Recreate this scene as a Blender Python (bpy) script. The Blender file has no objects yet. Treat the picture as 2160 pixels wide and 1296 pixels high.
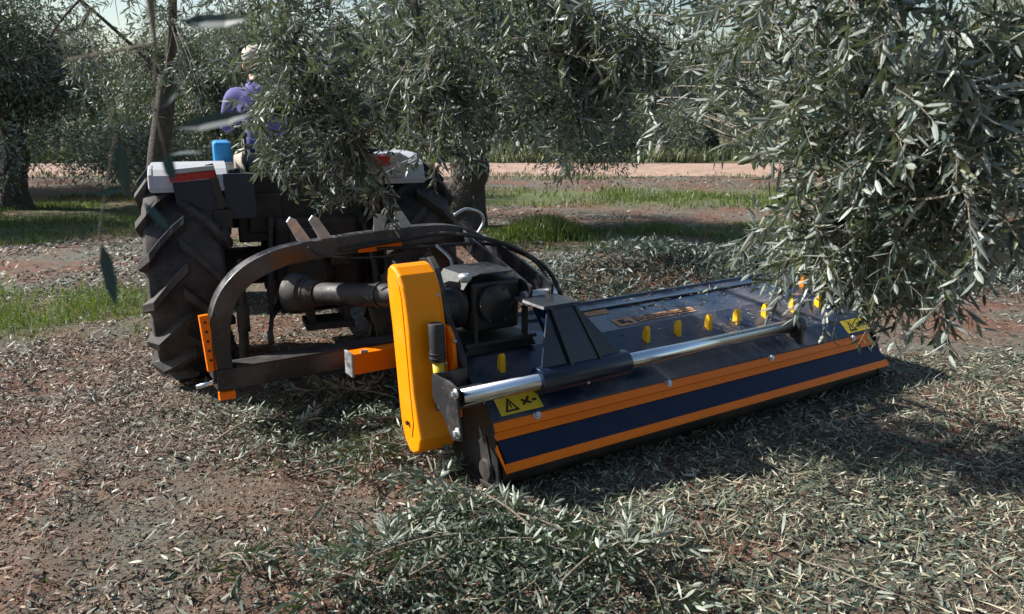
import bpy, bmesh, math, random
import numpy as np
from mathutils import Vector, Matrix
random.seed(7); rng = np.random.default_rng(7)
R = math.radians
scene = bpy.context.scene
C = scene.collection

# ------------------------------------------------------------ camera, sky, sun, exposure
cam_d = bpy.data.cameras.new('camera'); cam = bpy.data.objects.new('camera', cam_d); C.objects.link(cam)
cam.location = (0, 0, 1.6); cam.rotation_euler = (R(90 - 13.81), 0, 0)
cam_d.sensor_width = 36; cam_d.lens = 28.33; cam_d.clip_start = 0.05; cam_d.clip_end = 2000
cam_d.dof.use_dof = True; cam_d.dof.focus_distance = 3.9; cam_d.dof.aperture_fstop = 5.6
scene.camera = cam
SUN_EL = 38.0; SUN_H = Vector((-0.975, 0.22, 0)).normalized()
sd = Vector((SUN_H.x * math.cos(R(SUN_EL)), SUN_H.y * math.cos(R(SUN_EL)), math.sin(R(SUN_EL))))
world = bpy.data.worlds.new('World'); scene.world = world; world.use_nodes = True
wn = world.node_tree.nodes; wl = world.node_tree.links
sky = wn.new('ShaderNodeTexSky'); sky.sky_type = 'NISHITA'; sky.sun_disc = False
sky.sun_elevation = R(SUN_EL); sky.sun_rotation = math.atan2(sd.x, sd.y) % (2 * math.pi)
sky.air_density = 1.2; sky.dust_density = 1.0; sky.ozone_density = 1.5
wn['Background'].inputs['Strength'].default_value = 0.075
wl.new(sky.outputs[0], wn['Background'].inputs['Color'])
sl = bpy.data.lights.new('sun', 'SUN'); sl.energy = 5.0; sl.angle = R(0.5); sl.color = (1.0, 0.965, 0.92)
sun = bpy.data.objects.new('sun', sl); C.objects.link(sun); sun.location = (-8, 5, 10)
sun.rotation_euler = sd.to_track_quat('Z', 'Y').to_euler()
scene.view_settings.view_transform = 'Standard'; scene.view_settings.look = 'None'
scene.view_settings.exposure = 0.88; scene.view_settings.gamma = 1.0

# ------------------------------------------------------------ materials
class NT:
    def __init__(s, name):
        s.m = bpy.data.materials.new(name); s.m.use_nodes = True
        s.n = s.m.node_tree.nodes; s.l = s.m.node_tree.links
        s.b = s.n['Principled BSDF']; s.out = s.n['Material Output']
    def node(s, t, **kw):
        n = s.n.new(t)
        for k, v in kw.items(): setattr(n, k, v)
        return n
    def noise(s, scale, detail=4, rough=.6, coord='Object', dist=0):
        tc = s.node('ShaderNodeTexCoord'); n = s.node('ShaderNodeTexNoise')
        n.inputs['Scale'].default_value = scale; n.inputs['Detail'].default_value = detail
        n.inputs['Roughness'].default_value = rough; n.inputs['Distortion'].default_value = dist
        s.l.new(tc.outputs[coord], n.inputs['Vector']); return n
    def ramp(s, src, stops, interp='LINEAR'):
        r = s.node('ShaderNodeValToRGB'); cr = r.color_ramp; cr.interpolation = interp
        while len(cr.elements) > 1: cr.elements.remove(cr.elements[-1])
        for i, (p, c) in enumerate(stops):
            e = cr.elements[0] if i == 0 else cr.elements.new(p)
            e.position = p; e.color = (*c, 1) if len(c) == 3 else c
        s.l.new(src, r.inputs[0]); return r
    def mix(s, fac, a, b, mode='MIX'):
        m = s.node('ShaderNodeMix', data_type='RGBA', blend_type=mode)
        for sock, v in ((m.inputs[0], fac), (m.inputs[6], a), (m.inputs[7], b)):
            if hasattr(v, 'is_output') or isinstance(v, bpy.types.NodeSocket): s.l.new(v, sock)
            elif isinstance(v, (int, float)): sock.default_value = v
            else: sock.default_value = (*v, 1) if len(v) == 3 else v
        return m.outputs[2]
    def bump(s, h, strength=.3, dist=.01):
        b = s.node('ShaderNodeBump'); b.inputs['Strength'].default_value = strength; b.inputs['Distance'].default_value = dist
        s.l.new(h, b.inputs['Height']); s.l.new(b.outputs[0], s.b.inputs['Normal']); return b

def g3(v): return (v, v, v)
def paint(name, col, rough=.35, metal=0, dust=.25, dustcol=(.22, .18, .14), dscale=5, lo=.45, hi=.7, coat=0, bmp=.06, spec=.5):
    t = NT(name)
    n = t.noise(dscale, 8, .68); f = t.ramp(n.outputs[0], [(lo, g3(0)), (hi, g3(dust))])
    n2 = t.noise(60, 3, .6); f2 = t.ramp(n2.outputs[0], [(.62, g3(0)), (.72, g3(dust * .8))])
    add = t.mix(1.0, f.outputs[0], f2.outputs[0], 'ADD')
    c = t.mix(add, col, dustcol)
    t.l.new(c, t.b.inputs['Base Color'])
    rr = t.node('ShaderNodeMapRange'); t.l.new(add, rr.inputs[0]); rr.inputs[3].default_value = rough; rr.inputs[4].default_value = .85
    rr.inputs[2].default_value = max(dust, .05)
    t.l.new(rr.outputs[0], t.b.inputs['Roughness']); t.b.inputs['Metallic'].default_value = metal; t.b.inputs['Specular IOR Level'].default_value = spec
    t.b.inputs['Coat Weight'].default_value = coat; t.b.inputs['Coat Roughness'].default_value = .15
    n3 = t.noise(25, 4, .5)
    if bmp: t.bump(n3.outputs[0], bmp, .01)
    return t.m
M = {}
M['orange'] = paint('orange_paint', (.98, .20, .0005), .36, spec=.28, dust=.16, dscale=7, lo=.5, hi=.8, dustcol=(.35, .2, .1))
M['amber'] = paint('amber_paint', (.98, .30, .001), .32, spec=.35, dust=.16, dscale=6, lo=.5, hi=.85, dustcol=(.45, .25, .08))
M['navy'] = paint('navy_black_paint', (.006, .017, .040), .28, dust=.14, dscale=3.0, lo=.5, hi=.75, dustcol=(.10, .09, .08), coat=.2)
M['deck'] = paint('dusty_navy_deck_paint', (.005, .018, .046), .28, dust=.7, dscale=1.6, lo=.46, hi=.68, dustcol=(.17, .15, .15), coat=.2)
M['flap'] = paint('dark_blue_rubber_flap', (.005, .015, .048), .5, spec=.25, dust=.3, dscale=4, lo=.5, hi=.75, dustcol=(.10, .09, .08))
M['black'] = paint('black_paint', (.012, .014, .016), .40, dust=.35, dscale=4, dustcol=(.12, .10, .085), coat=.1)
M['boom'] = paint('dark_grey_boom_paint', (.020, .021, .024), .28, dust=.5, dscale=3, dustcol=(.20, .175, .16))
M['plastic'] = paint('black_plastic', (.014, .014, .016), .5, dust=.25, dscale=8)
M['iron'] = paint('greasy_cast_iron', (.02, .019, .018), .6, dust=.6, dscale=6, dustcol=(.10, .075, .055))
M['chrome'] = paint('chromed_steel', (.70, .74, .78), .2, metal=1, dust=.0, bmp=0, dscale=9, dustcol=(.3, .27, .24))
M['zinc'] = paint('zinc_plated_steel', (.55, .57, .58), .38, metal=.9, dust=.2, dscale=20)
M['rubber'] = paint('dusty_tyre_rubber', (.014, .013, .014), .72, dust=.7, dscale=5, lo=.40, hi=.66, dustcol=(.12, .098, .084))
M['curtain'] = paint('black_rubber_curtain', (.010, .010, .011), .75, dust=.4, dscale=9)
M['white'] = paint('white_fender_paint', (.40, .42, .45), .42, dust=.55, dscale=5, dustcol=(.35, .3, .25))
M['blue'] = paint('blue_tractor_paint', (.02, .25, .55), .35, dust=.15, dscale=5)
M['redlens'] = paint('red_lamp_lens', (.42, .015, .012), .22, dust=.2, dscale=8)
M['amberlens'] = paint('amber_lamp_lens', (.75, .28, .01), .22, dust=.15, dscale=8)
M['decal'] = paint('yellow_sticker', (.72, .50, .02), .45, dust=.2, dscale=12)
M['inkblack'] = paint('black_ink', (.012, .01, .01), .5, dust=.1)
M['inkwhite'] = paint('white_ink', (.7, .7, .68), .5, dust=.1)
M['letter'] = paint('worn_orange_lettering', (.62, .30, .12), .5, dust=.5, dscale=25, lo=.4, hi=.6, dustcol=(.10, .09, .08))
M['yellow'] = paint('yellow_paint', (.95, .50, .004), .4, dust=.1, dscale=10)
M['shirt'] = paint('violet_blue_cotton', (.13, .12, .31), .9, dust=0)
M['collar'] = paint('dark_blue_cotton', (.015, .015, .07), .9, dust=0)
M['trousers'] = paint('beige_cotton', (.42, .35, .28), .9, dust=.2)
M['skin'] = paint('skin', (.62, .36, .27), .55, dust=0)
M['cap'] = paint('cream_cap_cloth', (.6, .52, .45), .9, dust=.1)
M['hair'] = paint('grey_brown_hair', (.12, .09, .07), .8, dust=0)
M['seat'] = paint('black_seat_vinyl', (.02, .02, .025), .5, dust=.2)
M['boot'] = paint('brown_boot_leather', (.06, .04, .03), .6, dust=.3)

def bark(name, a, b, scale=9):
    t = NT(name); n = t.noise(scale, 8, .7, dist=1.2); r = t.ramp(n.outputs[0], [(.3, a), (.7, b)])
    t.l.new(r.outputs[0], t.b.inputs['Base Color']); t.b.inputs['Roughness'].default_value = .9
    n2 = t.noise(scale * 3, 6, .7, dist=.8); t.bump(n2.outputs[0], .8, .03); return t.m
M['bark'] = bark('olive_bark', (.028, .023, .019), (.12, .10, .08))
M['twig'] = bark('olive_twig_bark', (.20, .17, .13), (.42, .38, .31), 25)
M['deadtwig'] = bark('dry_twig_bark', (.20, .16, .11), (.42, .36, .28), 25)

def leaf(name, tops, under, rough=.42, trans=.18, tcol=(.12, .2, .03), spec=.5):
    t = NT(name); geo = t.node('ShaderNodeNewGeometry')
    k = len(tops); r = t.ramp(geo.outputs['Random Per Island'], [(i / k, c) for i, c in enumerate(tops)], 'CONSTANT')
    col = t.mix(geo.outputs['Backfacing'], r.outputs[0], under) if under else r.outputs[0]
    hs = t.node('ShaderNodeHueSaturation'); t.l.new(col, hs.inputs['Color'])
    mr = t.node('ShaderNodeMapRange'); mu = t.node('ShaderNodeMath', operation='MULTIPLY'); mu.inputs[1].default_value = 37.3
    fr = t.node('ShaderNodeMath', operation='FRACT')
    t.l.new(geo.outputs['Random Per Island'], mu.inputs[0]); t.l.new(mu.outputs[0], fr.inputs[0]); t.l.new(fr.outputs[0], mr.inputs[0])
    mr.inputs[3].default_value = .65; mr.inputs[4].default_value = 1.4; t.l.new(mr.outputs[0], hs.inputs['Value'])
    t.l.new(hs.outputs[0], t.b.inputs['Base Color']); t.b.inputs['Roughness'].default_value = rough
    t.b.inputs['Specular IOR Level'].default_value = spec
    if trans > 0:
        tr = t.node('ShaderNodeBsdfTranslucent'); tr.inputs[0].default_value = (*tcol, 1)
        mx = t.node('ShaderNodeMixShader'); mx.inputs[0].default_value = trans
        t.l.new(t.b.outputs[0], mx.inputs[1]); t.l.new(tr.outputs[0], mx.inputs[2]); t.l.new(mx.outputs[0], t.out.inputs[0])
    return t.m
OL = [(.045, .072, .058), (.075, .10, .08), (.028, .046, .038), (.11, .135, .105), (.05, .075, .06), (.12, .13, .06), (.19, .21, .175), (.035, .055, .045)]
M['olive'] = leaf('olive_leaves', OL, (.27, .30, .26), .46, .16, (.17, .22, .08), .38)
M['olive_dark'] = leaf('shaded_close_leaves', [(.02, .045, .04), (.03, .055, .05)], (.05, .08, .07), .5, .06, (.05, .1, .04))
M['olive_far'] = leaf('distant_olive_leaves', [(.035, .055, .04), (.055, .075, .05), (.07, .09, .06), (.11, .12, .085), (.075, .085, .045)], (.22, .24, .19), .55, .12)
M['olive_cut'] = leaf('cut_olive_leaves', [(.04, .065, .038), (.055, .08, .048), (.08, .10, .065), (.11, .13, .09), (.03, .05, .03)], (.24, .27, .21), .5, .08)
M['windrow'] = leaf('drying_cut_leaves', [(.03, .05, .042), (.045, .07, .055), (.08, .10, .08), (.13, .15, .12), (.025, .04, .035)], (.20, .23, .19), .5, .05)
M['grass'] = leaf('grass_blades', [(.06, .11, .02), (.09, .14, .03), (.14, .17, .04), (.05, .09, .02), (.18, .17, .08)], None, .5, .25, (.18, .28, .03))
M['weed'] = leaf('pale_weeds', [(.15, .18, .07), (.24, .25, .14), (.10, .14, .04), (.30, .30, .20)], None, .7, .15, (.2, .22, .06))
M['litter'] = leaf('leaf_litter', [(.15, .10, .07), (.25, .18, .12), (.09, .09, .06), (.42, .38, .31), (.10, .06, .045), (.05, .06, .04), (.24, .24, .19), (.28, .19, .12), (.06, .04, .032), (.13, .09, .065)], None, .7, 0)
M['straw'] = leaf('shredded_wood_chips', [(.24, .22, .14), (.09, .10, .06), (.38, .37, .28), (.06, .085, .05), (.17, .15, .09), (.045, .065, .045), (.27, .25, .17), (.12, .15, .10), (.07, .06, .04), (.05, .08, .06)], None, .7, 0)
M['fibre'] = leaf('torn_wood_fibres', [(.45, .38, .27), (.30, .25, .16), (.20, .17, .11), (.5, .46, .36)], None, .7, 0)
M['greenlitter'] = leaf('shredded_olive_leaves', [(.05, .075, .05), (.09, .11, .075), (.20, .22, .17), (.035, .05, .035), (.30, .31, .25), (.12, .10, .06)], None, .6, 0)

M['crumb'] = leaf('soil_crumbs', [(.13, .062, .040), (.20, .115, .08), (.08, .042, .028), (.17, .10, .07), (.26, .19, .14)], None, .95, 0)
def ground_mat():
    t = NT('red_brown_orchard_soil'); tc = t.node('ShaderNodeTexCoord')
    n1 = t.noise(.9, 8, .65); n2 = t.noise(7, 8, .7); n3 = t.noise(45, 6, .7); n4 = t.noise(.35, 4, .6)
    soil = t.ramp(n2.outputs[0], [(.3, (.095, .038, .022)), (.55, (.165, .075, .045)), (.75, (.24, .14, .095))])
    lit = t.ramp(n3.outputs[0], [(.3, (.045, .05, .035)), (.5, (.12, .11, .08)), (.7, (.20, .18, .14))])
    f = t.ramp(n1.outputs[0], [(.40, g3(0)), (.60, g3(1))])
    c = t.mix(f.outputs[0], soil.outputs[0], lit.outputs[0])
    at = t.node('ShaderNodeAttribute', attribute_name='green')
    gm = t.mix(n3.outputs[0], (.05, .085, .015), (.12, .15, .04))
    c = t.mix(at.outputs['Fac'], c, gm)
    t.l.new(c, t.b.inputs['Base Color']); t.b.inputs['Roughness'].default_value = .95
    s = t.mix(.5, n2.outputs[0], n3.outputs[0]); t.bump(s, .9, .04); return t.m
M['ground'] = ground_mat()
t = NT('pale_pink_dirt'); n = t.noise(1.2, 8, .7); r = t.ramp(n.outputs[0], [(.3, (.22, .13, .09)), (.45, (.42, .28, .21)), (.56, (.28, .18, .13)), (.7, (.48, .37, .30))])
t.l.new(r.outputs[0], t.b.inputs['Base Color']); t.b.inputs['Roughness'].default_value = .95
n = t.noise(14, 6, .7); t.bump(n.outputs[0], .6, .04); M['dirt'] = t.m
M['stone'] = bark('pale_stone', (.22, .19, .16), (.45, .42, .38), 4)

# ------------------------------------------------------------ helpers
def tag(o, label=None, cat=None, group=None, kind=None):
    if label: o['label'] = label
    if cat: o['category'] = cat
    if group: o['group'] = group
    if kind: o['kind'] = kind
    return o
def empty(name, loc=(0, 0, 0), rz=0, label=None, cat=None, group=None):
    o = bpy.data.objects.new(name, None); C.objects.link(o); o.location = loc; o.rotation_euler = (0, 0, rz); o.empty_display_size = .2
    return tag(o, label, cat, group)
def np_mesh(name, V, F, mats, parent=None, mi=None, smooth=False):
    """V (n,3), F list of (k,quads/tris arrays)"""
    me = bpy.data.meshes.new(name); V = np.asarray(V, np.float32); Fs = [np.asarray(f, np.int32) for f in F if len(f)]
    loops = np.concatenate([f.ravel() for f in Fs]); tot = np.concatenate([np.full(len(f), f.shape[1], np.int32) for f in Fs])
    st = np.concatenate([[0], np.cumsum(tot)[:-1]]).astype(np.int32)
    me.vertices.add(len(V)); me.vertices.foreach_set('co', V.ravel()); me.loops.add(len(loops)); me.loops.foreach_set('vertex_index', loops)
    me.polygons.add(len(tot)); me.polygons.foreach_set('loop_start', st); me.polygons.foreach_set('loop_total', tot)
    if mi is not None: me.polygons.foreach_set('material_index', np.concatenate([np.full(len(f), m, np.int32) for f, m in zip(F, mi) if len(f)]))
    if smooth is not False:
        sm = np.concatenate([np.full(len(f), s, bool) for f, s in zip(F, smooth) if len(f)]) if isinstance(smooth, (list, tuple)) else np.full(len(tot), True)
        me.polygons.foreach_set('use_smooth', sm)
    for m in mats: me.materials.append(m)
    me.update(calc_edges=True); me.validate()
    o = bpy.data.objects.new(name, me); C.objects.link(o)
    if parent: o.parent = parent
    return o

class MB:
    """collects hard-surface shapes of ONE part"""
    def __init__(s): s.bm = bmesh.new(); s.sm = []
    def box(s, x0, x1, y0, y1, z0, z1, mat=None):
        P = [(x, y, z) for x in (x0, x1) for y in (y0, y1) for z in (z0, z1)]
        v = [s.bm.verts.new(mat @ Vector(p) if mat else p) for p in P]
        for f in ((0, 1, 3, 2), (4, 6, 7, 5), (0, 4, 5, 1), (2, 3, 7, 6), (0, 2, 6, 4), (1, 5, 7, 3)): s.bm.faces.new([v[i] for i in f])
        return s
    def prism(s, pts, axis, a, b):
        """closed outline pts (2-tuples) extruded along axis 'x'/'y'/'z' from a to b"""
        def P(p, w): return {'x': (w, p[0], p[1]), 'y': (p[0], w, p[1]), 'z': (p[0], p[1], w)}[axis]
        A = [s.bm.verts.new(P(p, a)) for p in pts]; B = [s.bm.verts.new(P(p, b)) for p in pts]; n = len(pts)
        s.bm.faces.new(A); s.bm.faces.new(B[::-1])
        for i in range(n): s.bm.faces.new([A[i], B[i], B[(i + 1) % n], A[(i + 1) % n]])
        return s
    def tube(s, path, r, seg=14, caps=True, flat=False):
        path = [Vector(p) for p in path]; n = len(path); rr = r if isinstance(r, (list, tuple)) else [r] * n
        rings = []; up = None
        for i, p in enumerate(path):
            d = (path[min(i + 1, n - 1)] - path[max(i - 1, 0)]).normalized()
            if up is None: up = d.orthogonal().normalized()
            up = (up - d * up.dot(d)).normalized(); w = d.cross(up)
            rings.append([s.bm.verts.new(p + (up * math.cos(2 * math.pi * k / seg) + w * math.sin(2 * math.pi * k / seg)) * rr[i]) for k in range(seg)])
        for a, b in zip(rings, rings[1:]):
            for k in range(seg):
                f = s.bm.faces.new([a[k], a[(k + 1) % seg], b[(k + 1) % seg], b[k]]); f.smooth = not flat
        if caps: s.bm.faces.new(rings[0][::-1]); s.bm.faces.new(rings[-1])
        return s
    def sweep(s, path, w, h, side):
        """rectangular bar along path; side = fixed direction of the width w"""
        path = [Vector(p) for p in path]; sv = Vector(side).normalized(); n = len(path); rings = []
        for i, p in enumerate(path):
            d = (path[min(i + 1, n - 1)] - path[max(i - 1, 0)]).normalized(); u = sv.cross(d).normalized()
            rings.append([s.bm.verts.new(p + sv * a * w / 2 + u * b * h / 2) for a, b in ((-1, -1), (1, -1), (1, 1), (-1, 1))])
        for a, b in zip(rings, rings[1:]):
            for k in range(4): s.bm.faces.new([a[k], a[(k + 1) % 4], b[(k + 1) % 4], b[k]])
        s.bm.faces.new(rings[0][::-1]); s.bm.faces.new(rings[-1]); return s
    def ball(s, c, r, sc=(1, 1, 1), seg=16):
        m = Matrix.Translation(c) @ Matrix.Diagonal((*sc, 1))
        ret = bmesh.ops.create_uvsphere(s.bm, u_segments=seg, v_segments=seg // 2, radius=r, matrix=m)
        for v in ret['verts']:
            for f in v.link_faces: f.smooth = True
        return s
    def lathe(s, prof, c, ax='x', seg=32):
        """prof: (axial, radius) pairs"""
        c = Vector(c); rings = []
        for a, r in prof:
            ring = []
            for k in range(seg):
                t = 2 * math.pi * k / seg; u, w = r * math.cos(t), r * math.sin(t)
                ring.append(s.bm.verts.new(c + Vector({'x': (a, u, w), 'y': (w, a, u), 'z': (u, w, a)}[ax])))
            rings.append(ring)
        for a, b in zip(rings, rings[1:]):
            for k in range(seg):
                f = s.bm.faces.new([a[k], a[(k + 1) % seg], b[(k + 1) % seg], b[k]]); f.smooth = True
        s.bm.faces.new(rings[0][::-1]); s.bm.faces.new(rings[-1]); return s
    def build(s, name, mat, parent=None, bevel=0.003, seg=2):
        bmesh.ops.recalc_face_normals(s.bm, faces=s.bm.faces)
        me = bpy.data.meshes.new(name); s.bm.to_mesh(me); s.bm.free(); me.materials.append(mat if not isinstance(mat, str) else M[mat])
        o = bpy.data.objects.new(name, me); C.objects.link(o)
        if parent: o.parent = parent
        if bevel:
            b = o.modifiers.new('bevel', 'BEVEL'); b.width = bevel; b.segments = seg; b.limit_method = 'ANGLE'; b.angle_limit = R(40)
            b.harden_normals = False
        return o

# value noise in numpy
_perm = rng.random((64, 64))
def vnoise(x, y):
    x = np.asarray(x, float); y = np.asarray(y, float); xi = np.floor(x).astype(int); yi = np.floor(y).astype(int)
    fx = x - xi; fy = y - yi; fx = fx * fx * (3 - 2 * fx); fy = fy * fy * (3 - 2 * fy); g = lambda a, b: _perm[a % 64, b % 64]
    return (g(xi, yi) * (1 - fx) + g(xi + 1, yi) * fx) * (1 - fy) + (g(xi, yi + 1) * (1 - fx) + g(xi + 1, yi + 1) * fx) * fy
def fbm(x, y, o=4):
    s = 0; a = .5
    for i in range(o): s = s + a * (vnoise(x * 2 ** i + 17.3 * i, y * 2 ** i + 9.1 * i) - .5); a *= .5
    return s
def gz(x, y):
    """terrain height"""
    x = np.asarray(x, float); y = np.asarray(y, float)
    z = .05 * fbm(x * 1.3, y * 1.3, 5) + .012 * fbm(x * 9, y * 9, 3)
    z = z + .10 * fbm(x * .22, y * .22, 2) * np.clip((y - 7) / 5, 0, 1)
    z = z + .09 * np.exp(-((x + .1) / .55) ** 2 - ((y - 2.55) / .35) ** 2)            # heap of prunings, bottom centre
    z = z + .12 * np.exp(-((y - 7.3 - .15 * x) / .55) ** 2) * 1.9 * np.clip(x / .8, 0, 1) * np.clip((6 - x) / 2, 0, 1) * (.6 + .8 * vnoise(x * 1.5, y * 1.5))
    for k in (-2.35, -.95):
        d_ = x * .93 + (y - 4) * .36 - k; z = z - .035 * np.exp(-(d_ / .16) ** 2) * np.clip((4.6 - y) / .8, 0, 1) + .018 * np.exp(-((np.abs(d_) - .26) / .07) ** 2) * np.clip((4.6 - y) / .8, 0, 1)
    return z

# ------------------------------------------------------------ setting: ground, track
N = 420; uu = np.linspace(-1, 1, N); sx = np.sinh(uu * 5.2) / np.sinh(5.2) * 160; sy = np.sinh(uu * 5.2) / np.sinh(5.2) * 160 + 4
X, Y = np.meshgrid(sx, sy, indexing='ij'); Z = gz(X, Y)
V = np.stack([X.ravel(), Y.ravel(), Z.ravel()], 1); idx = np.arange(N * N).reshape(N, N)
F = np.stack([idx[:-1, :-1], idx[1:, :-1], idx[1:, 1:], idx[:-1, 1:]], -1).reshape(-1, 4)
ground = np_mesh('ground', V, [F], [M['ground']], smooth=True); tag(ground, kind='structure')
def green_mask(x, y):
    g = np.exp(-((y - 15.3) / 1.3) ** 4) * (x > -1.5)
    g = np.maximum(g, .8 * np.exp(-((y - 10.5) / .9) ** 2) * np.clip((fbm(x * .9, y * .9) + .12) * 5, 0, 1) * (x > -.3))
    g = np.maximum(g, np.exp(-((x + 3.6) / 1.0) ** 2 - ((y - 6.4) / .6) ** 2))
    g = np.maximum(g, np.exp(-((y - 12.5) / 2.2) ** 4) * (x < -4) * .9)
    g = np.maximum(g, np.exp(-((y - 26.5) / 1.4) ** 4))
    g = np.maximum(g, .6 * (y > 28))
    return np.clip(g * np.clip(.55 + 2.2 * fbm(x * 1.1, y * 1.1), 0, 1) * 1.4, 0, 1)
a = ground.data.attributes.new('green', 'FLOAT', 'POINT'); a.data.foreach_set('value', (green_mask(X, Y) * .8).ravel().astype(np.float32))

nx = 160; xs = np.linspace(-60, 60, nx); rows = np.linspace(0, 1, 8)
wob0 = 19.9 + .9 * fbm(xs * .6, xs * 0) * 2; wob1 = 24.6 + .5 * fbm(xs * .3, xs * 0 + 5) * 2
V = np.array([(x, w0 + (w1 - w0) * t, float(gz(x, w0 + (w1 - w0) * t)) + .012 + .03 * math.sin(math.pi * t)) for x, w0, w1 in zip(xs, wob0, wob1) for t in rows])
idx = np.arange(len(V)).reshape(nx, 8); F = np.stack([idx[:-1, :-1], idx[1:, :-1], idx[1:, 1:], idx[:-1, 1:]], -1).reshape(-1, 4)
tag(np_mesh('dirt_track', V, [F], [M['dirt']], smooth=True), kind='structure')

# ------------------------------------------------------------ leaves and twigs in numpy
def norm(a): return a / np.maximum(np.linalg.norm(a, axis=-1, keepdims=True), 1e-9)
def rand_dir(n): return norm(rng.normal(size=(n, 3)))
class Leaves:
    def __init__(s): s.P, s.D, s.N, s.L, s.W = [], [], [], [], []
    def add(s, P, D, N_, L, W): s.P.append(P); s.D.append(D); s.N.append(N_); s.L.append(L); s.W.append(W)
    def arrays(s, detail):
        P = np.concatenate(s.P); D = norm(np.concatenate(s.D)); Nn = np.concatenate(s.N); L = np.concatenate(s.L)[:, None]; W = np.concatenate(s.W)[:, None]
        S = norm(np.cross(D, Nn)); Nn = np.cross(S, D); n = len(P)
        if detail == 2:
            b = rng.uniform(-.22, .12, (n, 1)) * L
            prof = [(0, 0, 0), (.28, -.42, .0), (.28, 0, -.10), (.28, .42, 0), (.66, -.40, 0), (.66, 0, -.10), (.66, .40, 0), (1, 0, 0)]
            V = np.stack([P + D * L * a + S * W * w + Nn * (W * h + b * a * a) for a, w, h in prof], 1)
            Fq = np.array([[1, 2, 5, 4], [2, 3, 6, 5]]); Ft = np.array([[0, 2, 1], [0, 3, 2], [4, 5, 7], [5, 6, 7]]); k = 8
        elif detail == 1:
            b = rng.uniform(-.2, .1, (n, 1)) * L
            prof = [(0, 0), (.3, -.45), (.3, .45), (.7, -.38), (.7, .38), (1, 0)]
            V = np.stack([P + D * L * a + S * W * w + Nn * b * a * a for a, w in prof], 1)
            Fq = np.array([[1, 2, 4, 3]]); Ft = np.array([[0, 2, 1], [3, 4, 5]]); k = 6
        else:
            V = np.stack([P, P + D * L * .5 - S * W * .5, P + D * L, P + D * L * .5 + S * W * .5], 1); Fq = np.array([[0, 3, 2, 1]]); Ft = np.zeros((0, 3), int); k = 4
        base = np.arange(n)[:, None, None] * k
        return V.reshape(-1, 3), (Fq[None] + base).reshape(-1, 4), (Ft[None] + base).reshape(-1, 3)
class Tubes:
    def __init__(s): s.V, s.F, s.n = [], [], 0
    def add(s, path, r0, r1, seg=4):
        path = np.asarray(path, float); m = len(path); T = norm(np.gradient(path, axis=0)); up = norm(np.cross(T, [.31, .17, .93])); w = np.cross(T, up)
        rr = np.linspace(r0, r1, m)[:, None, None] if np.isscalar(r0) and np.isscalar(r1) else np.asarray(r0)[:, None, None]
        a = np.linspace(0, 2 * np.pi, seg, endpoint=False); ring = path[:, None] + rr * (np.cos(a)[None, :, None] * up[:, None] + np.sin(a)[None, :, None] * w[:, None])
        s.V.append(ring.reshape(-1, 3)); i = np.arange(m * seg).reshape(m, seg) + s.n; j = np.roll(i, -1, axis=1)
        s.F.append(np.stack([i[:-1], j[:-1], j[1:], i[1:]], -1).reshape(-1, 4)); s.n += m * seg
    def arrays(s): return (np.concatenate(s.V), np.concatenate(s.F)) if s.V else (np.zeros((0, 3)), np.zeros((0, 4), int))
def combine(name, tubes, leaves, tmat, lmat, detail, parent=None):
    TV, TF = tubes.arrays(); LV, LQ, LT = leaves.arrays(detail)
    return np_mesh(name, np.concatenate([TV, LV]), [TF, LQ + len(TV), LT + len(TV)], [tmat, lmat], parent, [0, 1, 1], [True, False, False])
def twig(tb, lv, p, d, L, ll=.055, lw=.012, gap=.017, droop=.25, r=.0022, skip=.15, sides=2):
    """a thin twig with opposite pairs of narrow leaves"""
    n = max(int(L / gap), 3); t = np.linspace(0, 1, 7); d = d / np.linalg.norm(d); side = norm(np.cross(d, rng.normal(size=3)))
    bend = side * rng.uniform(-.18, .18) + np.array([0, 0, -droop])
    path = p + np.outer(t, d) * L + np.outer(t ** 2, bend) * L
    if tb is not None: tb.add(path, r, r * .45, 4)
    tt = np.linspace(.08, 1, n); Pp = p + np.outer(tt, d) * L + np.outer(tt ** 2, bend) * L; T = norm(d + 2 * np.outer(tt, bend))
    ph = rng.uniform(0, 6.28); ref = norm(np.cross(T, rng.normal(size=3))); ref2 = np.cross(T, ref)
    for sgn in ((1, -1) if sides == 2 else (1,)):
        ang = ph + np.arange(n) * (np.pi / 2) + rng.normal(0, .35, n); o = (np.cos(ang)[:, None] * ref + np.sin(ang)[:, None] * ref2) * sgn
        keep = rng.random(n) > skip; op = rng.uniform(.45, 1.1, n)[:, None]; D = T * op + o * .75 + np.array([0, 0, -.06]) + rng.normal(0, .18, (n, 3))
        Ls = ll * rng.uniform(.65, 1.25, n) * (.65 + .5 * np.sin(np.pi * np.clip(tt * .9, 0, 1)))
        lv.add(Pp[keep], D[keep], (T - .4 * o + rng.normal(0, .6, (n, 3)))[keep], Ls[keep], (lw * rng.uniform(.8, 1.25, n))[keep])
    return Pp[-1]
def bez(a, b, c, n=8):
    t = np.linspace(0, 1, n)[:, None]; return (1 - t) ** 2 * a + 2 * t * (1 - t) * b + t ** 2 * c

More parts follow.
